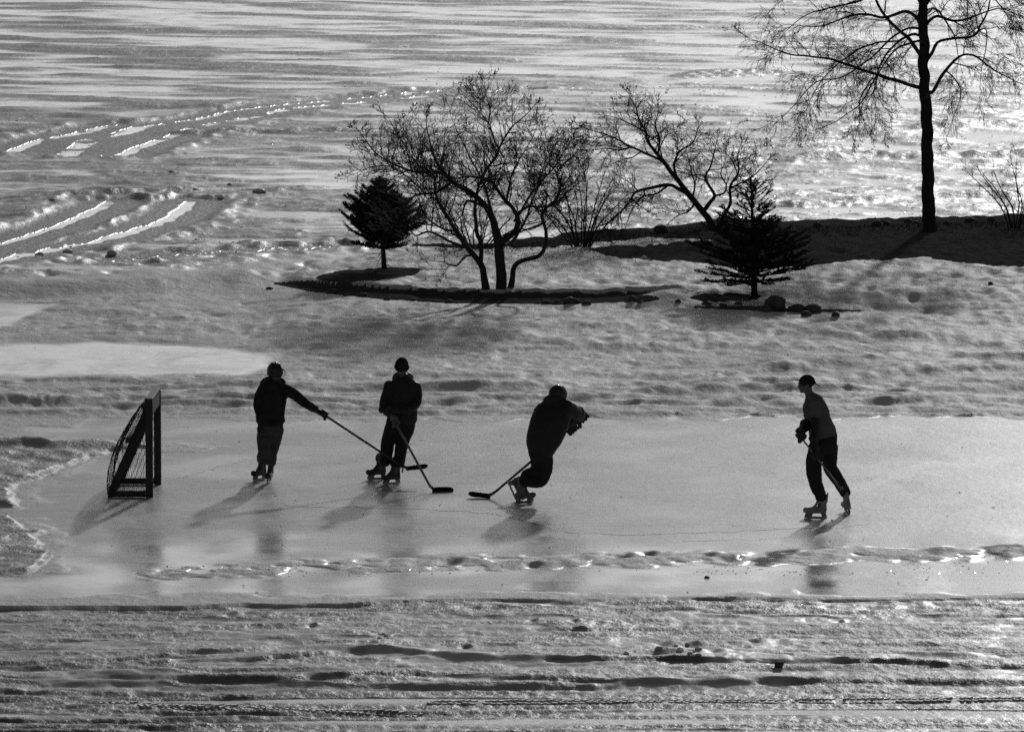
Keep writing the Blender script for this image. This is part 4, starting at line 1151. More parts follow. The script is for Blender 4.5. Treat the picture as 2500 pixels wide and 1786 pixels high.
def fuse_pending():
    for o, vox, sm, wr, ws in PENDING:
        bm = bmesh.new(); bm.from_mesh(o.data)
        bmesh.ops.recalc_face_normals(bm, faces=list(bm.faces))
        bm.to_mesh(o.data); bm.free()
        md = o.modifiers.new('fuse', 'REMESH'); md.mode = 'VOXEL'; md.voxel_size = vox; md.use_smooth_shade = True
        if sm:
            ms = o.modifiers.new('soften', 'SMOOTH'); ms.iterations = sm; ms.factor = .5
    dg = bpy.context.evaluated_depsgraph_get()
    done = [(o, bpy.data.meshes.new_from_object(o.evaluated_get(dg)), wr, ws) for o, vox, sm, wr, ws in PENDING]
    for o, me, wr, ws in done:
        mats = [m for m in o.data.materials]
        nm = o.data.name
        o.modifiers.clear()
        old = o.data
        o.data = me
        bpy.data.meshes.remove(old)
        me.name = nm
        if not me.materials:
            for m in mats: me.materials.append(m)
        if wr:
            nv = len(me.vertices)
            co = np.empty(nv * 3, np.float32); me.vertices.foreach_get('co', co); co = co.reshape(-1, 3)
            nr = np.empty(nv * 3, np.float32); me.vertex_normals.foreach_get('vector', nr); nr = nr.reshape(-1, 3)
            off = Vector((len(done) % 13, 0, 0))
            dd = np.empty(nv, np.float32)
            for i in range(nv):
                p = Vector(co[i].tolist()) * ws
                dd[i] = mnoise.noise(Vector((p.x, p.y, p.z * .8)) + off) + .5 * mnoise.noise(p * 2.3 + off) + .8 * (abs(mnoise.noise(Vector((p.x * .6, p.y * .6, p.z * 1.5)) + off * 2)) - .25)
            co += nr * (wr * dd)[:, None]
            me.vertices.foreach_set('co', co.ravel())
            me.update()
        me.polygons.foreach_set('use_smooth', np.ones(len(me.polygons), dtype=bool))
    PENDING.clear()

def add_head(B, c, f, up=Vector((0, 0, 1)), s=1.0):
    """Head with brow, nose, mouth, chin and ears. Returns its axes."""
    f = f.normalized(); r = f.cross(up).normalized(); u = r.cross(f).normalized()
    L = lambda x, y, z: c + (r * x + f * y + u * z) * s
    e = lambda p, a, b, d: B.ell(L(*p), r * a * s, f * b * s, u * d * s, 12, 8)
    e((0, -.012, .03), .075, .096, .088)
    e((0, .02, -.045), .060, .070, .068)
    e((0, .066, -.092), .030, .024, .022)                      # chin
    e((0, .082, .022), .052, .018, .012)                       # brow
    e((0, .098, -.012), .011, .016, .026); e((0, .106, -.027), .016, .015, .011)   # nose
    e((0, .085, -.060), .024, .012, .006); e((0, .083, -.071), .021, .012, .006)   # lips
    for k in (-1, 1):
        e((k * .040, .066, -.025), .024, .022, .018)           # cheeks
        e((k * .030, .080, .004), .013, .011, .009)            # eyes
        e((k * .078, -.012, -.008), .010, .022, .034)          # ears
    return r, f, u

def glove(parent, base, W, C, g, mat, s=1.0, flip=1):
    """Hockey glove closed round a stick: W wrist, C grip centre on the stick, g stick direction."""
    g = g.normalized()
    nrm = (W - C); nrm = (nrm - g * nrm.dot(g))
    if nrm.length < .02: nrm = g.orthogonal()
    nrm.normalize()
    b = g.cross(nrm) * flip
    B = Blob()
    pol = lambda a, rad, k: C + (nrm * math.cos(a) + b * math.sin(a)) * rad * s + g * k * s
    kn = C + nrm * .038 * s
    B.tube([(W, .036 * s, .030 * s), (W.lerp(kn, .55), .046 * s, .030 * s), (kn, .050 * s, .026 * s)], side=g, n=12)
    B.tube([(W + (W - kn).normalized() * .07 * s, .060 * s, .052 * s), (W, .046 * s, .040 * s)], side=g, n=12)     # flared cuff
    for i, (k, rr, end) in enumerate(((-.036, .0115, 3.6), (-.012, .0125, 3.9), (.013, .0125, 3.8), (.036, .012, 3.5))):
        B.tube([(pol(.2, .040, k), rr * s * 1.15), (pol(1.1, .041, k), rr * s * 1.15), (pol(2.0, .037, k), rr * s), (pol(2.9, .033, k), rr * s), (pol(end, .030, k), rr * s * .85)], n=8, sub=3)
    B.tube([(pol(-.35, .040, .030), .016 * s), (pol(-1.2, .042, .046), .0145 * s), (pol(-2.0, .036, .050), .013 * s), (pol(-2.7, .032, .046), .0115 * s)], n=8, sub=3)
    for k in (-.024, .012):                                    # padded rolls over the back of the hand
        q = C + nrm * .058 * s + g * k * s * 1.2
        B.ell(q, g * .022 * s, b * .030 * s, nrm * .012 * s, 10, 6)
    return B.finish('glove', mat, parent, base, .0068, 1)

def glove_open(parent, base, W, d, nrm, mat, s=1.0):
    """Relaxed gloved hand: W wrist, d pointing direction, nrm palm normal."""
    d = d.normalized(); nrm = (nrm - d * nrm.dot(d)).normalized(); b = d.cross(nrm)
    B = Blob()
    B.tube([(W - d * .07 * s, .058 * s, .050 * s), (W, .044 * s, .036 * s)], side=b)
    kn = W + d * .10 * s
    B.tube([(W, .036 * s, .026 * s), (W + d * .05 * s, .048 * s, .028 * s), (kn, .050 * s, .024 * s)], side=b)
    for k, L, rr in ((-.036, .070, .0115), (-.012, .085, .0125), (.012, .082, .0125), (.035, .068, .011)):
        p = kn + b * k * s
        B.tube([(p, rr * 1.15 * s), (p + d * L * .4 * s + nrm * .008 * s, rr * 1.1 * s), (p + d * L * .75 * s + nrm * .028 * s, rr * s), (p + d * L * .92 * s + nrm * .052 * s, rr * .85 * s)], n=8, sub=3)
    p = W + d * .035 * s + b * .040 * s
    B.tube([(p, .016 * s), (p + d * .035 * s + b * .026 * s + nrm * .012 * s, .0145 * s), (p + d * .068 * s + b * .026 * s + nrm * .028 * s, .012 * s)], n=8, sub=3)
    return B.finish('glove', mat, parent, base, .0068, 1)

def skate(parent, base, O, fwd, up, mat, s=1.08):
    """Hockey skate: O = middle of the blade's lower edge. Returns the ankle point and shin direction."""
    fwd = fwd.normalized(); r = fwd.cross(up).normalized(); u = r.cross(fwd).normalized()
    L = lambda x, z, y=0.0: O + (fwd * x + u * z + r * y) * s
    root = bpy.data.objects.new('skate', None); COL.objects.link(root); root.parent = parent
    B = Blob()
    B.tube([(L(-.105, .105), .034 * s, .042 * s), (L(-.04, .10), .036 * s, .044 * s), (L(.05, .098), .044 * s, .040 * s), (L(.115, .096), .043 * s, .034 * s), (L(.148, .094), .034 * s, .028 * s)], side=r, n=14)
    B.tube([(L(-.085, .10), .036 * s, .046 * s), (L(-.075, .18), .037 * s, .050 * s), (L(-.072, .25), .046 * s, .056 * s)], side=r, n=14)
    B.tube([(L(-.125, .20), .024 * s, .014 * s), (L(-.135, .29), .020 * s, .011 * s), (L(-.138, .315), .014 * s, .008 * s)], side=r, n=8)   # tendon guard
    B.tube([(L(.05, .125), .032 * s, .014 * s), (L(-.005, .18), .032 * s, .016 * s), (L(-.012, .27), .034 * s, .011 * s), (L(-.002, .305), .030 * s, .008 * s)], side=r, n=8)   # tongue
    B.ell(L(.125, .098), r * .046 * s, fwd * .042 * s, u * .036 * s)                                   # toe cap
    B.box(L(-.12, .064), L(.14, .064), .062 * s, .012 * s, up=u)
    B.finish('boot', mat, root, base, .0085, 1)
    hv, hf = [], []
    def prism(profile, hw):
        b = len(hv); n_ = len(profile)
        for sgn in (-1, 1):
            for x, z in profile: hv.append(L(x, z, sgn * hw))
        hf.append(tuple(b + i for i in range(n_))); hf.append(tuple(b + n_ + i for i in range(n_))[::-1])
        for i in range(n_):
            j = (i + 1) % n_
            hf.append((b + j, b + i, b + n_ + i, b + n_ + j))
    prism([(-.128, .016), (-.128, .030), (-.115, .062), (-.050, .062), (-.068, .030), (-.066, .024), (.050, .024), (.052, .030), (.038, .062), (.128, .062), (.146, .030), (.146, .016)], .009)
    mesh_obj('blade_holder', hv, hf, M['holder'], root, base, smooth=False)
    hv, hf = [], []
    prism([(-.138, .018), (-.136, .006), (-.12, .0005), (.0, .0), (.12, .0005), (.148, .007), (.156, .018)], .0022)
    mesh_obj('blade', hv, hf, M['steel'], root, base, smooth=False)
    return L(-.065, .20), L(-.060, .30)

def hockey_stick(label, butt, heel, blade_dir, mat_shaft, lie=Vector((0, 0, 1)), blade_len=.30):
    """Stick: shaft from butt to heel, curved taped blade along blade_dir."""
    root = thing('hockey_stick', label, 'hockey stick', heel)
    t = (butt - heel).normalized()
    bd = blade_dir.normalized()
    sidev = t.cross(bd).normalized()
    beam('shaft', heel + t * .05 + lie * .03, butt, .021, .030, mat_shaft, root, heel, up=bd, bevel=.004)
    beam('butt_tape', butt - t * .14, butt + t * .012, .027, .035, M['tape'], root, heel, up=bd, bevel=.006)
    vs, fs = [], []
    n_ = 9
    for i in range(n_):
        f = i / (n_ - 1)
        c = heel + bd * (blade_len * f) + sidev * (.035 * f * f) + lie * (.006 * f)
        lo, hi = (.002, .062 + .014 * f)
        if i == 0: lo, hi = .006, .058
        if i == n_ - 2: hi *= .97; lo += .004
        if i == n_ - 1: lo, hi = .022, .058
        th = .010 * (1 - .35 * f)
        for z, y in ((lo, -th), (hi, -th * .8), (hi, th * .8), (lo, th)):
            vs.append(c + lie * z + sidev * y)
    for i in range(n_ - 1):
        for k in range(4):
            k2 = (k + 1) % 4
            fs.append((i * 4 + k, i * 4 + k2, i * 4 + 4 + k2, i * 4 + 4 + k))
    fs.append((3, 2, 1, 0)); fs.append(tuple((n_ - 1) * 4 + k for k in range(4)))
    mesh_obj('blade', vs, fs, M['tape'], root, heel, smooth=False)
    hv, hf = [], []
    tube_into(hv, hf, [heel + t * .17 + lie * .02, heel + t * .06 + lie * .03 + bd * .008, heel + bd * .03 + lie * .035], [.014, .018, .026], 6)
    mesh_obj('hosel', hv, hf, mat_shaft, root, heel)
    return root

XR = Vector((1, 0, 0))
class Person:
    def __init__(self, u, v, label):
        self.Y = ground(u, v)[1]
        self.base = Vector((ground(u, v)[0], self.Y, 0.0))
        self.pm = ppm(self.Y)
        self.label = label
        self.body = Blob()
        self.root = None
    def J(self, u, v, dy=0.0): return at(u, v, self.Y + dy)
    def R(self, px): return px / self.pm
    def start(self):
        """Finish the body as the root mesh of the person."""
        o = self.body.finish('person', M['skin'], None, self.base, .0125, 1)
        o['label'] = self.label; o['category'] = 'person'; o['group'] = 'people playing hockey on the rink'
        self.root = o
    def torso(self, B, rings, shrink=1.0):
        B.tube([(self.J(u, v, d), self.R(hw) * shrink, hd * shrink) for u, v, d, hw, hd in rings], side=XR, n=20)
    def limb(self, B, joints, shrink=1.0):
        B.tube([(self.J(u, v, d), r * shrink) for u, v, d, r in joints], n=12)

def person(u, v, label, rings, arms, legs, head_c, head_f, feet, boot_mat):
    """Body with head, skates and the joints shared by the clothes."""
    p = Person(u, v, label)
    p.torso(p.body, rings, .86)
    for a in arms: p.limb(p.body, a, .62)
    hc = p.J(*head_c)
    nb = p.J(rings[-1][0], rings[-1][1] + 4, rings[-1][2])
    p.body.tube([(nb, .062), (nb.lerp(hc, .5), .056), (hc + head_f.normalized() * -.01, .055)], n=12)
    p.axes = add_head(p.body, hc, head_f)
    p.hc = hc
    p.ankles = []
    p.feet_spec = feet
    for lg, (O, fw, up) in zip(legs, feet):
        f_ = fw.normalized(); r_ = f_.cross(up).normalized(); u_ = r_.cross(f_).normalized()
        ank, shin = O + f_ * -.065 + u_ * .20, O + f_ * -.060 + u_ * .30
        pts = [(p.J(*j[:3]), j[3] * .66) for j in lg] + [(shin, .046), (ank, .04), (O + f_ * -.03 + u_ * .12, .034)]
        p.body.tube(pts, n=12)
        p.ankles.append((ank, shin))
    p.start()
    for O, fw, up in feet:
        skate(p.root, p.base, O, fw, up, boot_mat)
    return p

def trousers(p, mat, waist, legs, hems, wrinkle=.006):
    B = Blob()
    p.torso(B, waist)
    for lg, (ank, shin), hem in zip(legs, p.ankles, hems):
        B.tube([(p.J(*j[:3]), j[3]) for j in lg] + [(shin.lerp(p.J(*lg[-1][:3]), .12), hem * 1.02), (shin.lerp(ank, .35), hem)], n=14)
    return B.finish('trousers', mat, p.root, p.base, .0135, 2, wrinkle, 9)

def helmet(p, scale=1.0, visor=False):
    r, f, u = p.axes
    c = p.hc + u * .028 - f * .012
    B = Blob()
    n, m = 20, 9
    s = scale
    for j in range(m + 1):              # shell open below: dome with ear flaps
        th = (math.pi * .56) * j / m
        for i in range(n):
            ph = 2 * math.pi * i / n
            drop = 1.0 + (.20 * max(0, -math.sin(ph)) + .22 * abs(math.cos(ph)) ** 3) * (j / m) ** 2
            z = math.cos(th * drop)
            rad = math.sin(min(th * drop, math.pi * .62))
            bumpy = 1 + .035 * (1 if int(i / n * 10) % 2 else -1) * (1 if 1 < j < m - 1 else 0)
            B.V.append(c + (r * (.094 * rad * math.cos(ph)) + f * (.118 * rad * math.sin(ph)) + u * (.112 * z)) * s * bumpy)
    for j in range(m):
        for i in range(n):
            B.F.append((j * n + i, j * n + (i + 1) % n, (j + 1) * n + (i + 1) % n, (j + 1) * n + i))
    o = mesh_obj('helmet', B.V, B.F, M['helmet'], p.root, p.base)
    md = o.modifiers.new('shell', 'SOLIDIFY'); md.thickness = .012; md.offset = -1
    # vents ridge and chin strap are sub-parts
    rv, rf = [], []
    for k in (-.035, 0, .035):
        tube_into(rv, rf, [c + (r * k + f * (.118 * math.sin(a)) * .98 + u * (.112 * math.cos(a)) * 1.0) * s * 1.02 for a in np.linspace(-1.2, 1.1, 9)], [.004] + [.008] * 7 + [.004], 6)
    mesh_obj('ridge', rv, rf, M['helmet'], o, p.base)
    sv, sf = [], []
    pts = [p.hc + r * (.085 * math.cos(a)) + u * (-.03 - .10 * math.sin(a)) + f * (.02 + .045 * math.sin(a)) for a in np.linspace(0, math.pi, 11)]
    tube_into(sv, sf, pts, [.006] * 11, 5)
    mesh_obj('chin_strap', sv, sf, M['nylon'], o, p.base)
    if visor:
        vv, vf = [], []
        k = 13
        for j in range(3):
            for i in range(k):
                a = math.radians(-75 + 150 * i / (k - 1))
                vv.append(p.hc + r * (.100 * math.sin(a)) + f * (.118 * math.cos(a) + .012) + u * (.062 - .048 * j))
        for j in range(2):
            for i in range(k - 1):
                vf.append((j * k + i, j * k + i + 1, (j + 1) * k + i + 1, (j + 1) * k + i))
        ov = mesh_obj('visor', vv, vf, M['visor'], o, p.base)
        md = ov.modifiers.new('shell', 'SOLIDIFY'); md.thickness = .004
    return o

# ============================================================ player reaching his stick out beside the goal
b = ground(645, 1176)
rings1 = [(660, 1040, 0, 31, .14), (660, 1014, 0, 34, .155), (662, 990, 0, 34, .155), (664, 966, 0, 36, .155), (666, 949, 0, 35, .135), (667, 937, 0, 24, .11), (669, 927, 0, 13, .075)]
legs1 = [[(646, 1046, -.02, .112), (644, 1085, -.10, .096), (645, 1105, -.1, .088)], [(675, 1046, .04, .112), (667, 1087, .02, .092), (662, 1106, 0, .086)]]
def gp(u, v): return Vector((*ground(u, v), 0.0))
feet1 = [(gp(634, 1171), Vector((-.55, -.83, 0)), Vector((0, 0, 1))), (gp(657, 1177), Vector((-.15, -.98, 0)), Vector((.06, 0, 1)))]
arms1 = [[(641, 950, 0, .072), (633, 990, .03, .062), (640, 1026, -.08, .05)], [(696, 948, .0, .072), (738, 978, -.10, .058), (770, 998, -.24, .05)]]
p1 = person(645, 1176, 'skater beside the goal in dark hooded jacket and grey trousers, reaching a stick out', rings1, arms1, legs1, (672, 911, -.03), Vector((.42, -.80, -.42)), feet1, M['boot'])
J = p1.J
B = Blob()
p1.torso(B, [(660, 1029, 0, 35, .165), (660, 1013, 0, 36, .175), (661, 990, 0, 36, .175), (664, 966, 0, 38, .175), (666, 949, 0, 38, .15), (667, 938, 0, 29, .13), (669, 929, 0, 18, .10)])
p1.limb(B, [(643, 951, 0, .088), (634, 970, .02, .082), (631, 993, .03, .072), (637, 1015, -.03, .064), (641, 1029, -.08, .058)])
p1.limb(B, [(690, 950, .0, .090), (715, 960, -.04, .078), (739, 979, -.10, .066), (756, 991, -.17, .062), (771, 999, -.25, .054)])
B.tube([(J(643, 942, .05), .06), (J(652, 932, .13), .075), (J(672, 929, .16), .07), (J(690, 935, .10), .058)], n=12)   # hood
B.tube([(J(634, 1026, 0), .045), (J(648, 1034, -.14), .035), (J(674, 1033, -.15), .035), (J(690, 1024, 0), .045)], n=10)  # hem band
B.finish('jacket', M['fleece'], p1.root, p1.base, .0135, 2, .007, 10)
trousers(p1, M['jean'], [(660, 1020, 0, 31, .14), (660, 1042, 0, 32, .15), (660, 1054, 0, 29, .13)], legs1, (.078, .078), .007)
helmet(p1, 1.04)
sv, sf = [], []
tube_into(sv, sf, [J(690, 899, -.06), J(696, 906, -.07), J(696, 916, -.08), J(690, 920, -.08)], [.007, .006, .006, .005], 5)
mesh_obj('loose_strap', sv, sf, M['nylon'], p1.root, p1.base)
heel1 = J(991, 1149, -.40)
butt1 = J(779, 1004, -.29)
d1 = (heel1 - butt1).normalized()
grip1 = butt1 + d1 * .07
glove(p1.root, p1.base, J(770, 999, -.25), grip1, d1, M['glove'], 1.2)
glove_open(p1.root, p1.base, J(641, 1033, -.09), Vector((.12, -.10, -1)), Vector((.3, -.9, 0)), M['glove'], 1.15)
hockey_stick('dark stick held out one-handed by the skater beside the goal', butt1, heel1, J(1042, 1145, -.40) - heel1, M['shaft'])

# ============================================================ standing player facing the camera
rings2 = [(976, 1040, 0, 33, .14), (981, 1015, 0, 34, .15), (983, 985, 0, 34, .15), (985, 957, 0, 36, .15), (984, 940, 0, 36, .13), (983, 926, 0, 24, .11), (982, 916, 0, 13, .075)]
legs2 = [[(958, 1046, 0, .118), (946, 1082, -.02, .098), (944, 1105, -.03, .088), (941, 1125, -.02, .082)], [(992, 1046, 0, .112), (981, 1082, -.1, .090), (977, 1105, -.12, .082), (973, 1130, -.1, .078)]]
feet2 = [(gp(921, 1169), Vector((-.85, -.53, 0)), Vector((0, 0, 1))), (gp(957, 1181), Vector((-.78, -.63, 0)), Vector((0, 0, 1)))]
arms2 = [[(950, 938, 0, .07), (938, 984, -.06, .06), (954, 1010, -.22, .05)], [(1016, 942, 0, .07), (1016, 984, -.10, .06), (978, 1000, -.27, .05)]]
p2 = person(945, 1177, 'skater in a knit hat standing upright, facing us, with a pale glove', rings2, arms2, legs2, (981, 900, -.03), Vector((.06, -.93, -.30)), feet2, M['boot'])
J = p2.J
B = Blob()
p2.torso(B, [(984, 1028, 0, 35, .165), (983, 1010, 0, 37, .175), (983, 985, 0, 36, .17), (985, 957, 0, 38, .17), (984, 941, 0, 38, .145), (983, 928, 0, 28, .125), (982, 918, 0, 17, .095)])
p2.limb(B, [(953, 938, 0, .085), (946, 960, -.02, .078), (938, 984, -.06, .070), (940, 1000, -.13, .062), (953, 1012, -.22, .056)])
p2.limb(B, [(1013, 942, 0, .085), (1018, 962, -.03, .076), (1015, 985, -.10, .068), (998, 997, -.20, .060), (978, 1001, -.27, .054)])
B.tube([(J(965, 926, .04), .055), (J(973, 919, .08), .068), (J(992, 917, .08), .066), (J(1002, 923, .04), .055)], n=12)
B.tube([(J(982, 932, -.02), .075), (J(982, 920, -.01), .068)], n=12)
B.ell(J(931, 1000, -.1), Vector((.045, 0, 0)), Vector((0, .05, 0)), Vector((0, 0, .05)))
B.finish('jacket', M['nylon'], p2.root, p2.base, .0135, 2, .007, 10)
trousers(p2, M['track'], [(979, 1018, 0, 33, .15), (976, 1040, 0, 36, .155), (975, 1056, 0, 32, .135)], legs2, (.078, .078), .006)
sv, sf = [], []           # pale side stripe
tube_into(sv, sf, [J(1012, 1036, .0), J(1007, 1056, -.03), J(998, 1074, -.08), J(991, 1100, -.11), J(986, 1130, -.10), J(982, 1152, -.08)], [.016, .018, .017, .015, .014, .012], 6)
mesh_obj('side_stripe', sv, sf, M['stripe'], p2.root, p2.base)
B = Blob()
r, f, u = p2.axes
c = p2.hc + u * .035 - f * .012
B.ell(c + u * .014, r * .096, f * .114, u * .112, 16, 10)
B.tube([(c + (r * (.088 * math.cos(a)) + f * (.108 * math.sin(a)) - u * .012), .022) for a in np.linspace(0, 2 * math.pi, 17)], n=8, sub=1)
B.finish('knit_hat', M['knit'], p2.root, p2.base, .009, 2, .003, 40)
heel2 = gp(1055, 1201)
butt2 = J(944, 992, -.30)
d2 = (heel2 - butt2).normalized()
glove(p2.root, p2.base, J(980, 1001, -.28), butt2 + d2 * .08, d2, M['glove'], 1.15)
q = butt2 + d2 * ((J(965, 1034, -.3) - butt2).length)
glove(p2.root, p2.base, J(955, 1013, -.22), q, d2, M['glovepale'], 1.3)
hockey_stick('pale stick held by the skater in the knit hat, black taped blade', butt2, heel2, gp(1102, 1200) - heel2, M['shaftpale'])

# ============================================================ leaning player seen from behind
rings3 = [(1316, 1112, 0, 30, .15), (1322, 1085, 0, 36, .165), (1330, 1060, .02, 41, .175), (1340, 1035, .05, 43, .175), (1350, 1010, .08, 43, .16), (1355, 992, .1, 36, .14), (1359, 979, .1, 22, .11), (1361, 968, .1, 13, .075)]
legs3 = [[(1328, 1112, .02, .125), (1331, 1135, .06, .108), (1330, 1152, .10, .096), (1318, 1175, .08, .084)], [(1314, 1112, .1, .12), (1313, 1136, .12, .098), (1308, 1152, .12, .090), (1285, 1159, .18, .080)]]
feet3 = [(gp(1279, 1226), Vector((.78, .62, 0)), Vector((.22, -.1, 1))), (at(1248, 1198, ground(1280, 1228)[1] + .25), Vector((.42, 0, -.9)), Vector((.9, .05, .42)))]
arms3 = [[(1386, 992, .0, .075), (1406, 1008, .28, .06), (1415, 1016, .47, .05)], [(1350, 995, .2, .075), (1376, 1032, .40, .06), (1394, 1035, .52, .05)]]
p3 = person(1280, 1228, 'helmeted skater leaning hard into a turn with his back to us', rings3, arms3, legs3, (1362, 968, .12), Vector((.72, .55, -.35)), feet3, M['bootmid'])
J = p3.J
B = Blob()
p3.torso(B, [(1324, 1102, 0, 32, .17), (1325, 1085, 0, 41, .185), (1331, 1062, .02, 45, .195), (1340, 1036, .05, 48, .20), (1349, 1012, .08, 47, .185), (1354, 994, .1, 41, .165), (1356, 981, .1, 29, .14), (1359, 970, .1, 18, .10)])
p3.limb(B, [(1380, 994, .02, .115), (1397, 1001, .15, .100), (1408, 1009, .28, .088), (1417, 1017, .46, .072)])
p3.limb(B, [(1355, 996, .2, .095), (1370, 1016, .3, .080), (1379, 1031, .40, .070), (1395, 1035, .52, .056)])
B.tube([(J(1334, 985, .06), .055), (J(1338, 976, -.02), .066), (J(1352, 972, -.03), .062), (J(1368, 974, .0), .05)], n=12)
B.finish('jacket', M['nylon'], p3.root, p3.base, .0135, 2, .006, 9)
trousers(p3, M['track'], [(1322, 1094, 0, 34, .155), (1318, 1112, 0, 29, .15)], legs3, (.072, .066), .006)
helmet(p3, 1.06, True)
heel3 = gp(1197, 1216)
butt3 = J(1431, 1012, .58)
d3 = (heel3 - butt3).normalized()
glove(p3.root, p3.base, J(1414, 1014, .44), butt3 + d3 * .07, d3, M['glove'], 1.95)
glove(p3.root, p3.base, J(1394, 1034, .50), butt3 + d3 * .27, d3, M['glove'], 1.75, -1)
hockey_stick('stick of the leaning skater, dark blade flat on the ice at its left', butt3, heel3, gp(1146, 1214) - heel3, M['shaft'])

# ============================================================ player in profile at the right
rings4 = [(2012, 1085, 0, 30, .15), (2010, 1060, 0, 31, .16), (2000, 1030, 0, 29, .17), (1993, 1008, 0, 29, .17), (1988, 990, 0, 27, .165), (1984, 975, 0, 21, .13), (1978, 963, 0, 12, .075)]
legs4 = [[(1996, 1090, -.10, .122), (1988, 1122, -.12, .112), (1987, 1150, -.12, .103), (1992, 1182, -.10, .092)], [(2026, 1090, .10, .118), (2026, 1118, .16, .100), (2027, 1142, .22, .096), (2044, 1168, .3, .088)]]
feet4 = [(gp(1993, 1264), Vector((-1, .02, 0)), Vector((0, 0, 1))), (gp(2070, 1251), Vector((-.18, .97, 0)), Vector((-.20, 0, 1)))]
arms4 = [[(1990, 985, -.17, .062), (1989, 1036, -.24, .052), (1989, 1080, -.30, .042)], [(1977, 985, .14, .062), (1978, 1028, .06, .052), (1962, 1044, -.20, .042)]]
p4 = person(1992, 1264, 'skater in profile apart from the others in a grey shirt and backward cap, pale skates', rings4, arms4, legs4, (1968, 938, 0), Vector((-1, 0, -.06)), feet4, M['bootpale'])
J = p4.J
B = Blob()
p4.torso(B, [(2011, 1064, 0, 34, .18), (2007, 1050, 0, 34, .185), (1999, 1028, 0, 31, .185), (1993, 1008, 0, 32, .19), (1988, 990, 0, 30, .185), (1984, 976, 0, 24, .15), (1979, 966, 0, 15, .09)])
p4.limb(B, [(1990, 986, -.15, .082), (1990, 1000, -.20, .076), (1989, 1016, -.22, .070)])
p4.limb(B, [(1977, 986, .12, .082), (1978, 1000, .14, .074), (1978, 1014, .10, .070)])
B.finish('shirt', M['tshirt'], p4.root, p4.base, .010, 2, .006, 10)
for aa in ([(1989, 1012, -.22, .060), (1990, 1036, -.24, .056), (1989, 1060, -.27, .050), (1989, 1086, -.30, .046)], [(1978, 1010, .10, .058), (1978, 1028, .06, .054), (1970, 1038, -.08, .049), (1961, 1045, -.20, .045)]):
    B = Blob(); p4.limb(B, aa); B.finish('sleeve', M['nylon'], p4.root, p4.base, .009, 2, .004, 14)
trousers(p4, M['track'], [(2012, 1056, 0, 32, .165), (2011, 1076, 0, 34, .17), (2008, 1092, 0, 33, .15)], legs4, (.078, .074), .006)
B = Blob()
r, f, u = p4.axes
c = p4.hc + u * .035 - f * .014
B.ell(c + u * .004, r * .087, f * .108, u * .092, 16, 10)
B.tube([(c + (r * (.085 * math.cos(a)) + f * (.106 * math.sin(a)) - u * .010), .013) for a in np.linspace(0, 2 * math.pi, 17)], n=8, sub=1)
B.tube([(c - f * .09 - u * .02, .070, .008), (c - f * .14 - u * .05, .066, .007), (c - f * .165 - u * .075, .045, .006)], side=r, n=12)
B.finish('cap', M['knit'], p4.root, p4.base, .007, 2)
butt4 = J(1944, 1052, -.44)
heel4 = J(2056, 1202, -.10)
d4 = (heel4 - butt4).normalized()
glove(p4.root, p4.base, J(1962, 1044, -.20), butt4 + d4 * .08, d4, M['glove'], 1.5)
L4 = (heel4 - butt4).length
q = butt4 + d4 * (L4 * .40)
glove(p4.root, p4.base, J(1989, 1082, -.30), q, d4, M['glove'], 1.2)
up4 = (Vector((0, 0, 1)) - d4 * 0).normalized()
hockey_stick('stick carried by the skater in the grey shirt, blade behind his rear skate', butt4, heel4, Vector((.12, 1, .0)), M['shaftpale'])
fuse_pending()

# ------------------------------------------------------------------ cracks in the rink
def crack(pts, w, seed):
    rn = random.Random(seed)
    P = []
    for i in range(len(pts) - 1):
        a, b_ = Vector((*ground(*pts[i]), 0)), Vector((*ground(*pts[i + 1]), 0))
        m = max(2, int((b_ - a).length / .12))
        for k in range(m):
            P.append(a.lerp(b_, k / m) + Vector((rn.gauss(0, .012), rn.gauss(0, .06), 0)))
    vs, fs = [], []
    for i, p in enumerate(P):
        t = (P[min(i + 1, len(P) - 1)] - P[max(i - 1, 0)]).normalized()
        s = Vector((-t.y, t.x, 0)) * w * rn.uniform(.15, 1.0) * (1 + 2.2 * abs(t.x))
        z = ground_z(p.x, p.y) + .003
        vs += [p + s + Vector((0, 0, z)), p - s + Vector((0, 0, z))]
    for i in range(len(P) - 1):
        fs.append((2 * i, 2 * i + 1, 2 * i + 3, 2 * i + 2))
    o = mesh_obj('crack', vs, fs, M['crack'], rink_o, None)
    return o
crack([(690, 1234), (820, 1238), (950, 1240), (1100, 1246), (1190, 1251), (1300, 1275), (1355, 1292), (1400, 1300), (1480, 1303), (1600, 1304), (1750, 1298), (1900, 1291), (2050, 1288), (2140, 1274)], .010, 1)
crack([(1660, 1320), (1760, 1317), (1860, 1315), (1945, 1312)], .007, 2)
crack([(400, 1176), (470, 1158), (560, 1132), (640, 1120)], .004, 3)
crack([(880, 1105), (960, 1092), (1030, 1078)], .004, 4)

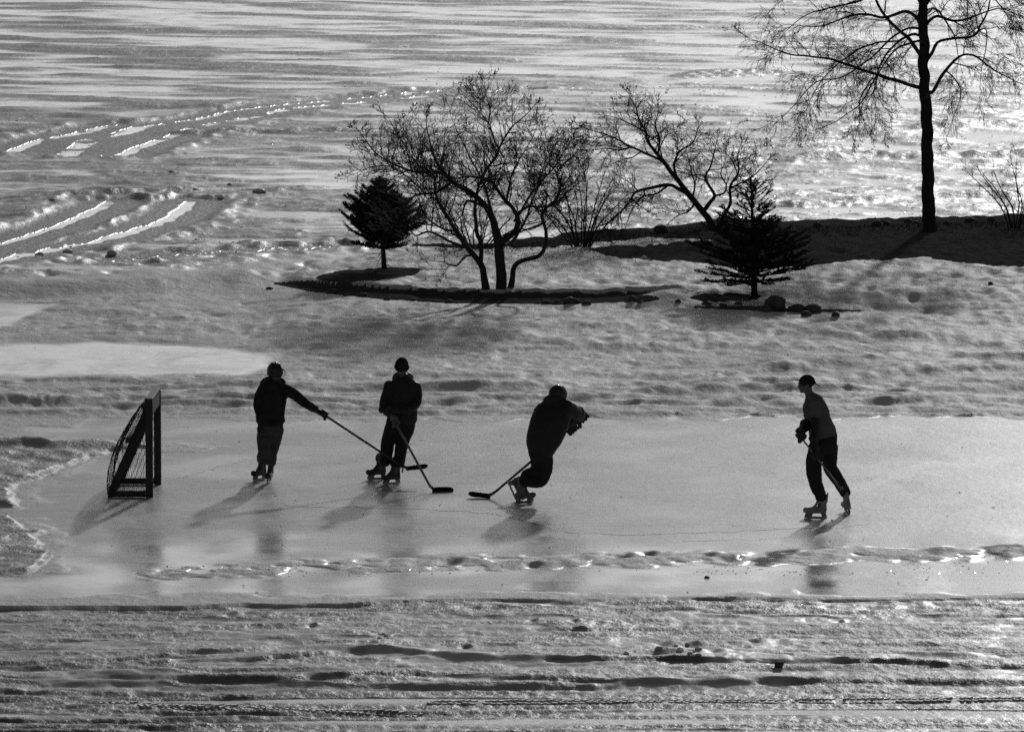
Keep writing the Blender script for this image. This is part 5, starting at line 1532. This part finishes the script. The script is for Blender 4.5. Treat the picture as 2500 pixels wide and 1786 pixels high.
# ------------------------------------------------------------------ stones
def stone(u, v, wpx, label, group=None, seed=0, mat='stone', sink=.35, name='stone', cat='stone', flat=.62):
    p = ground_hit(u, v)
    r_ = wpx / ppm(p.y) / 2
    bm = bmesh.new()
    bmesh.ops.create_icosphere(bm, subdivisions=(3 if wpx > 30 else 2), radius=1.0)
    rn = random.Random(seed * 7 + int(u))
    off = Vector((rn.uniform(0, 50), rn.uniform(0, 50), rn.uniform(0, 50)))
    sx, sy, sz = 1.0, rn.uniform(.75, 1.1), flat * rn.uniform(.85, 1.2)
    vs = []
    for v_ in bm.verts:
        c = v_.co
        d = 1 + .28 * mnoise.noise(c * 1.1 + off) + .14 * mnoise.noise(c * 2.6 + off) + .05 * mnoise.noise(c * 7 + off)
        q = Vector((round(c.x * 2.2) / 2.2, round(c.y * 2.2) / 2.2, round(c.z * 2.2) / 2.2))
        c = c.lerp(q, .25) * d
        vs.append(p + Vector((c.x * sx, c.y * sy, c.z * sz)) * r_ + Vector((0, 0, r_ * sz * (1 - 2 * sink))))
    fs = [tuple(x.index for x in f.verts) for f in bm.faces]
    bm.free()
    o = mesh_obj(name, vs, fs, M[mat], None, p)
    o['label'] = label; o['category'] = cat
    if group: o['group'] = group
    return o
GS = 'stones along the front edge of the peninsula'
for i, (u, v, w, lb) in enumerate([
        (845, 722, 16, 'small dark stone just right of the snow-capped stone at the row end'),
        (886, 724, 24, 'oval dark stone in the snow below the compact spruce'),
        (945, 733, 18, 'small stone below the foot of the compact spruce, under the wall'),
        (1010, 733, 14, 'tiny stone under the wall between compact spruce and spreading tree'),
        (1096, 740, 22, 'dark stone under the wall left of the spreading tree stems'),
        (1332, 742, 22, 'dark stone under the wall left of the broad stone'),
        (1360, 740, 13, 'pebble-sized stone touching the broad stone under the wall'),
        (1408, 741, 16, 'small stone wedged between the broad and the low oval stone'),
        (1545, 737, 22, 'dark stone where the wall disappears into the snow heap'),
        (1562, 740, 14, 'tiny stone at the foot of the snow heap, end of the wall'),
        (1655, 742, 15, 'small stone poking out of the snow heap beside the wall'),
        (1803, 745, 20, 'dark stone close before the trunk of the wider spruce')]):
    stone(u, v, w, lb, GS, i)
stone(811, 717, 28, 'rounded snow-capped stone at the left end of the row along the peninsula edge', GS, 31)
stone(1393, 740, 34, 'broad dark stone under the wall edge right of the spreading tree', GS, 32)
stone(1432, 743, 24, 'low oval stone beside the broad one below the peninsula wall', GS, 33)
stone(1725, 747, 26, 'squat stone in the snow left of the wider spruce', GS, 34)
stone(1766, 750, 22, 'low stone in the snow just in front of the wider spruce', GS, 35)
stone(1893, 757, 50, 'largest peaked boulder in front of the wider spruce', GS, 36, sink=.22, flat=.85)
stone(1868, 758, 34, 'dark boulder against the left side of the largest peaked one', GS, 37)
stone(1945, 760, 46, 'flat-topped boulder right of the largest peaked one', GS, 38)
stone(1985, 762, 42, 'sloping boulder at the right end of the boulder cluster', GS, 39)
stone(1968, 771, 30, 'small stone lying in front of the boulder cluster', GS, 40)
stone(2040, 773, 22, 'lone small stone in the snow right of the boulder cluster', GS, 41)
stone(658, 706, 16, 'tiny dark stone in the snow off the tip of the peninsula')
stone(1614, 566, 34, 'smooth rounded boulder on the far bank beside the leaning tree', seed=50, sink=.3)
stone(1572, 633, 16, 'small pale stone at the lower edge of the dark bank', seed=51, mat='snowlump')
stone(2418, 695, 14, 'small dark clod in the snow below the bank near the picture edge', seed=52)
for i, (u, v, w, lb) in enumerate([
        (1996, 553, 20, 'lone clod on the bank rim midway between leaning and tall tree'),
        (2140, 549, 26, 'larger clod on the bank rim left of the tall trunk'),
        (2165, 547, 18, 'small clod beside the larger one left of the tall trunk'),
        (2216, 545, 22, 'rounded clod on the bank rim nearer the tall trunk'),
        (2236, 546, 14, 'tiny clod touching the left side of the tall trunk'),
        (2310, 546, 16, 'small clod on the bank rim just right of the tall trunk'),
        (2368, 541, 26, 'large rounded clod on the bank rim between tall trunk and twiggy bush'),
        (2420, 540, 22, 'clod on the bank rim at the foot of the twiggy bush')]):
    stone(u, v, w, lb, 'clods on the bank rim', 60 + i, name='clod', cat='clod')
stone(1902, 1627, 24, 'single dark stone lying in the foreground snow ridge', seed=77, sink=.15)
stone(1726, 1411, 13, 'small dark chip lying on the ice below the skater in profile', seed=78, sink=.2)

# ------------------------------------------------------------------ lumps of snow and ice
GL = 'snow lumps on the lake ice beside the wheel ruts'
for i, (u, v, w, lb) in enumerate([
        (419, 420, 16, 'small grey snow lump on the lake above the lower pair of ruts'),
        (560, 453, 12, 'tiny snow lump on the lake farthest right of the lower ruts'),
        (477, 466, 13, 'small snow lump just past the end of the longer lower rut'),
        (166, 618, 26, 'grey snow lump below the lower ruts, middle of three'),
        (96, 622, 24, 'grey snow lump below the lower ruts nearest the picture edge'),
        (540, 484, 16, 'flat snow lump right of the end of the lower ruts'),
        (126, 490, 18, 'snow lump above the shorter lower rut')]):
    stone(u, v, w, lb, GL, 100 + i, 'snowlump', .42, 'snow_lump', 'snow lump', .5)
stone(632, 470, 36, 'long flat slab of snow on the lake right of the lower wheel ruts', GL, 131, 'snowlump', .35, 'snow_lump', 'snow lump', .45)
stone(273, 624, 26, 'pale rounded snow lump nearest the drift below the wheel ruts', GL, 132, 'snowlump', .25, 'snow_lump', 'snow lump', .7)
GF_ = 'broken snow clods along the foreground ridge'
rn = random.Random(9)
for i in range(18):
    u = rn.gauss(1665, 60) if i < 12 else rn.gauss(935, 30)
    v = (1598 + rn.uniform(-22, 14)) if i < 12 else (1558 + rn.uniform(-10, 6))
    stone(u, v, rn.uniform(8, 18 if i < 12 else 12), 'broken clod of snow on the trampled foreground ridge below the rink', GF_, 140 + i, 'snowlump', .4, 'snow_clod', 'snow clod', .55)

# ------------------------------------------------------------------ crumbs of ice that glint in the low sun (too many to count)
CV_, CF_ = [], []
def crumb(p, s):
    """A small tilted flake of ice with a thick rim."""
    k = len(CV_)
    nrm = Vector((rn.gauss(0, .16), rn.gauss(-.03, .16), 1)).normalized()
    a = nrm.orthogonal().normalized(); b_ = nrm.cross(a)
    m = 5
    ph = rn.uniform(0, 6.28)
    for zz, f in ((-.35, 1.15), (.30, .85)):
        for j in range(m):
            q = ph + j * 2 * math.pi / m
            rr = s * f * rn.uniform(.7, 1.25)
            CV_.append(p + a * (rr * math.cos(q)) + b_ * (rr * math.sin(q)) + nrm * (zz * s))
    CF_.append(tuple(k + m + j for j in range(m)))
    for j in range(m):
        CF_.append((k + j, k + (j + 1) % m, k + m + (j + 1) % m, k + m + j))
def scatter(n_, fn, s0, s1):
    n_ = int(n_ * .72)
    for i in range(n_):
        u, v = fn()
        x, y = ground(u, v)
        sz_ = rn.uniform(s0, s1) * .75
        crumb(Vector((x, y, ground_z(x, y) - sz_ * .05)), sz_)
frl = [(330, 1398), (600, 1392), (800, 1381), (1000, 1374), (1250, 1372), (1500, 1366), (1700, 1361), (1900, 1360), (2100, 1354), (2500, 1352)]
def along(pts, sp):
    def f():
        u = rn.uniform(pts[0][0], pts[-1][0])
        return u, float(line_at(u, pts)) + rn.gauss(0, sp)
    return f
def clumped(u0, u1, v0, v1, k, su, sv):
    cs = [(rn.uniform(u0, u1), rn.uniform(v0, v1)) for _ in range(k)]
    def f():
        c = rn.choice(cs)
        return c[0] + rn.gauss(0, su), c[1] + rn.gauss(0, sv)
    return f
scatter(520, along([(a, b_ + 8) for a, b_ in frl], 8), .006, .018)
scatter(420, clumped(350, 2450, 1372, 1402, 40, 24, 3), .006, .022)
scatter(900, along([(250, 1490), (900, 1478), (2500, 1472)], 6), .005, .015)
scatter(380, along([(200, 1505), (800, 1500), (2500, 1490)], 10), .005, .012)
scatter(1500, clumped(0, 2500, 1670, 1784, 90, 60, 3), .004, .014)
scatter(120, along([(110, 1165), (180, 1128), (260, 1108), (330, 1098)], 4), .008, .02)
scatter(160, clumped(0, 100, 1200, 1400, 14, 12, 6), .008, .02)
scatter(260, clumped(0, 1300, 925, 1018, 30, 30, 3), .006, .018)
for pts, hw in tracks:
    scatter(int(3 * len(pts)), along([(a, b_ - 8) for a, b_ in pts], 2.5), .012, .035)
    scatter(int(4 * len(pts)), along([(a, b_ + 10) for a, b_ in pts], 3), .012, .035)
scatter(1500, clumped(850, 2560, 395, 585, 120, 45, 5), .012, .04)
scatter(1300, clumped(900, 2560, 170, 380, 110, 60, 5), .015, .05)
scatter(350, clumped(0, 700, 280, 660, 50, 40, 5), .015, .045)
scatter(200, along([(250, 640), (420, 628), (600, 616), (820, 604), (1000, 596)], 3), .012, .035)
o = mesh_obj('ice_crumbs', CV_, CF_, M['icecrumb'], None, None, smooth=False)
o['kind'] = 'stuff'; o['label'] = 'glinting crumbs of ice scattered over the snow and lake'; o['category'] = 'ice crumbs'

# tyre tread pressed into the foreground slush
TVt, TFt = [], []
def tread(u0, v0, u1, v1, seed):
    r2 = random.Random(seed)
    a, b_ = Vector((*ground(u0, v0), 0)), Vector((*ground(u1, v1), 0))
    L = (b_ - a).length
    t = (b_ - a).normalized(); s = Vector((-t.y, t.x, 0))
    m = int(L / .075)
    for i in range(m):
        if r2.random() < .08: continue
        for row in (-1, 1):
            c = a + t * (i * .075 + (.037 if row > 0 else 0)) + s * row * .075
            z = ground_z(c.x, c.y)
            d = (t * .6 + s * row * .8).normalized(); e = Vector((-d.y, d.x, 0))
            k = len(TVt)
            for zz, f in ((-.02, 1.25), (.016 * r2.uniform(.5, 1.2), .7)):
                for x, y in ((-1, -1), (1, -1), (1, 1), (-1, 1)):
                    TVt.append(c + d * (x * .055 * f) + e * (y * .018 * f) + Vector((0, 0, z + zz)))
            TFt.extend([(k + 4, k + 5, k + 6, k + 7)] + [(k + j, k + (j + 1) % 4, k + 4 + (j + 1) % 4, k + 4 + j) for j in range(4)])
tread(250, 1694, 1050, 1722, 1)
tread(1050, 1694, 2620, 1686, 2)
tread(350, 1702, 700, 1712, 3)
o = mesh_obj('tyre_tread_print', TVt, TFt, M['icecrumb'], None, None, smooth=False)
o['kind'] = 'stuff'; o['label'] = 'rows of tyre tread pressed into the foreground slush'; o['category'] = 'tyre print'

# specks of leaf and bark blown over the ice
LV_, LF_ = [], []
for i in range(150):
    u, v = rn.uniform(120, 2480), rn.uniform(1030, 1450)
    if i < 5: u, v = ((1225, 1064), (1646, 1128), (1388, 1142), (1700, 1095), (1345, 1186))[i]
    if i > 110: u, v = rn.uniform(0, 2400), rn.uniform(740, 920)
    x, y = ground(u, v)
    s_ = rn.uniform(.006, .022) if i > 0 else .035
    z = ground_z(x, y) + .006
    k = len(LV_)
    a = rn.uniform(0, 3.1)
    for j in range(5):
        q = a + j * 1.2566
        LV_.append(Vector((x + math.cos(q) * s_ * rn.uniform(.5, 1.2), y + math.sin(q) * s_ * rn.uniform(1.0, 2.4), z + rn.uniform(0, .5) * s_)))
    LF_.append(tuple(range(k, k + 5)))
o = mesh_obj('leaf_litter', LV_, LF_, M['litter'], None, None, smooth=False)
o['kind'] = 'stuff'; o['label'] = 'dark specks of leaf and bark blown over the ice'; o['category'] = 'leaf litter'

# dead grass along the rim of the bare bank
GV_, GF2 = [], []
for i in range(5200):
    u = rn.uniform(1060, 2560)
    top = float(line_at(u, [(1020, 606), (1250, 595), (1400, 584), (1600, 566), (1750, 549), (1900, 557), (2070, 553), (2150, 547), (2500, 541)]))
    v = top + abs(rn.gauss(0, 10 if i % 3 else 40)) + 2
    p = ground_hit(u, v)
    if p.z < .12: continue
    h_ = rn.uniform(.015, .06) * (1.4 if rn.random() < .06 else 1)
    d = Vector((rn.gauss(0, .6), rn.gauss(0, .6), 1)).normalized()
    k = len(GV_)
    w = Vector((.006, rn.uniform(-.004, .004), 0))
    GV_ += [p - w, p + w, p + d * h_]
    GF2.append((k, k + 1, k + 2))
o = mesh_obj('dead_grass', GV_, GF2, M['litter'], None, None, smooth=False)
o['kind'] = 'stuff'; o['label'] = 'short dead grass on the bare bank under the trees'; o['category'] = 'grass'
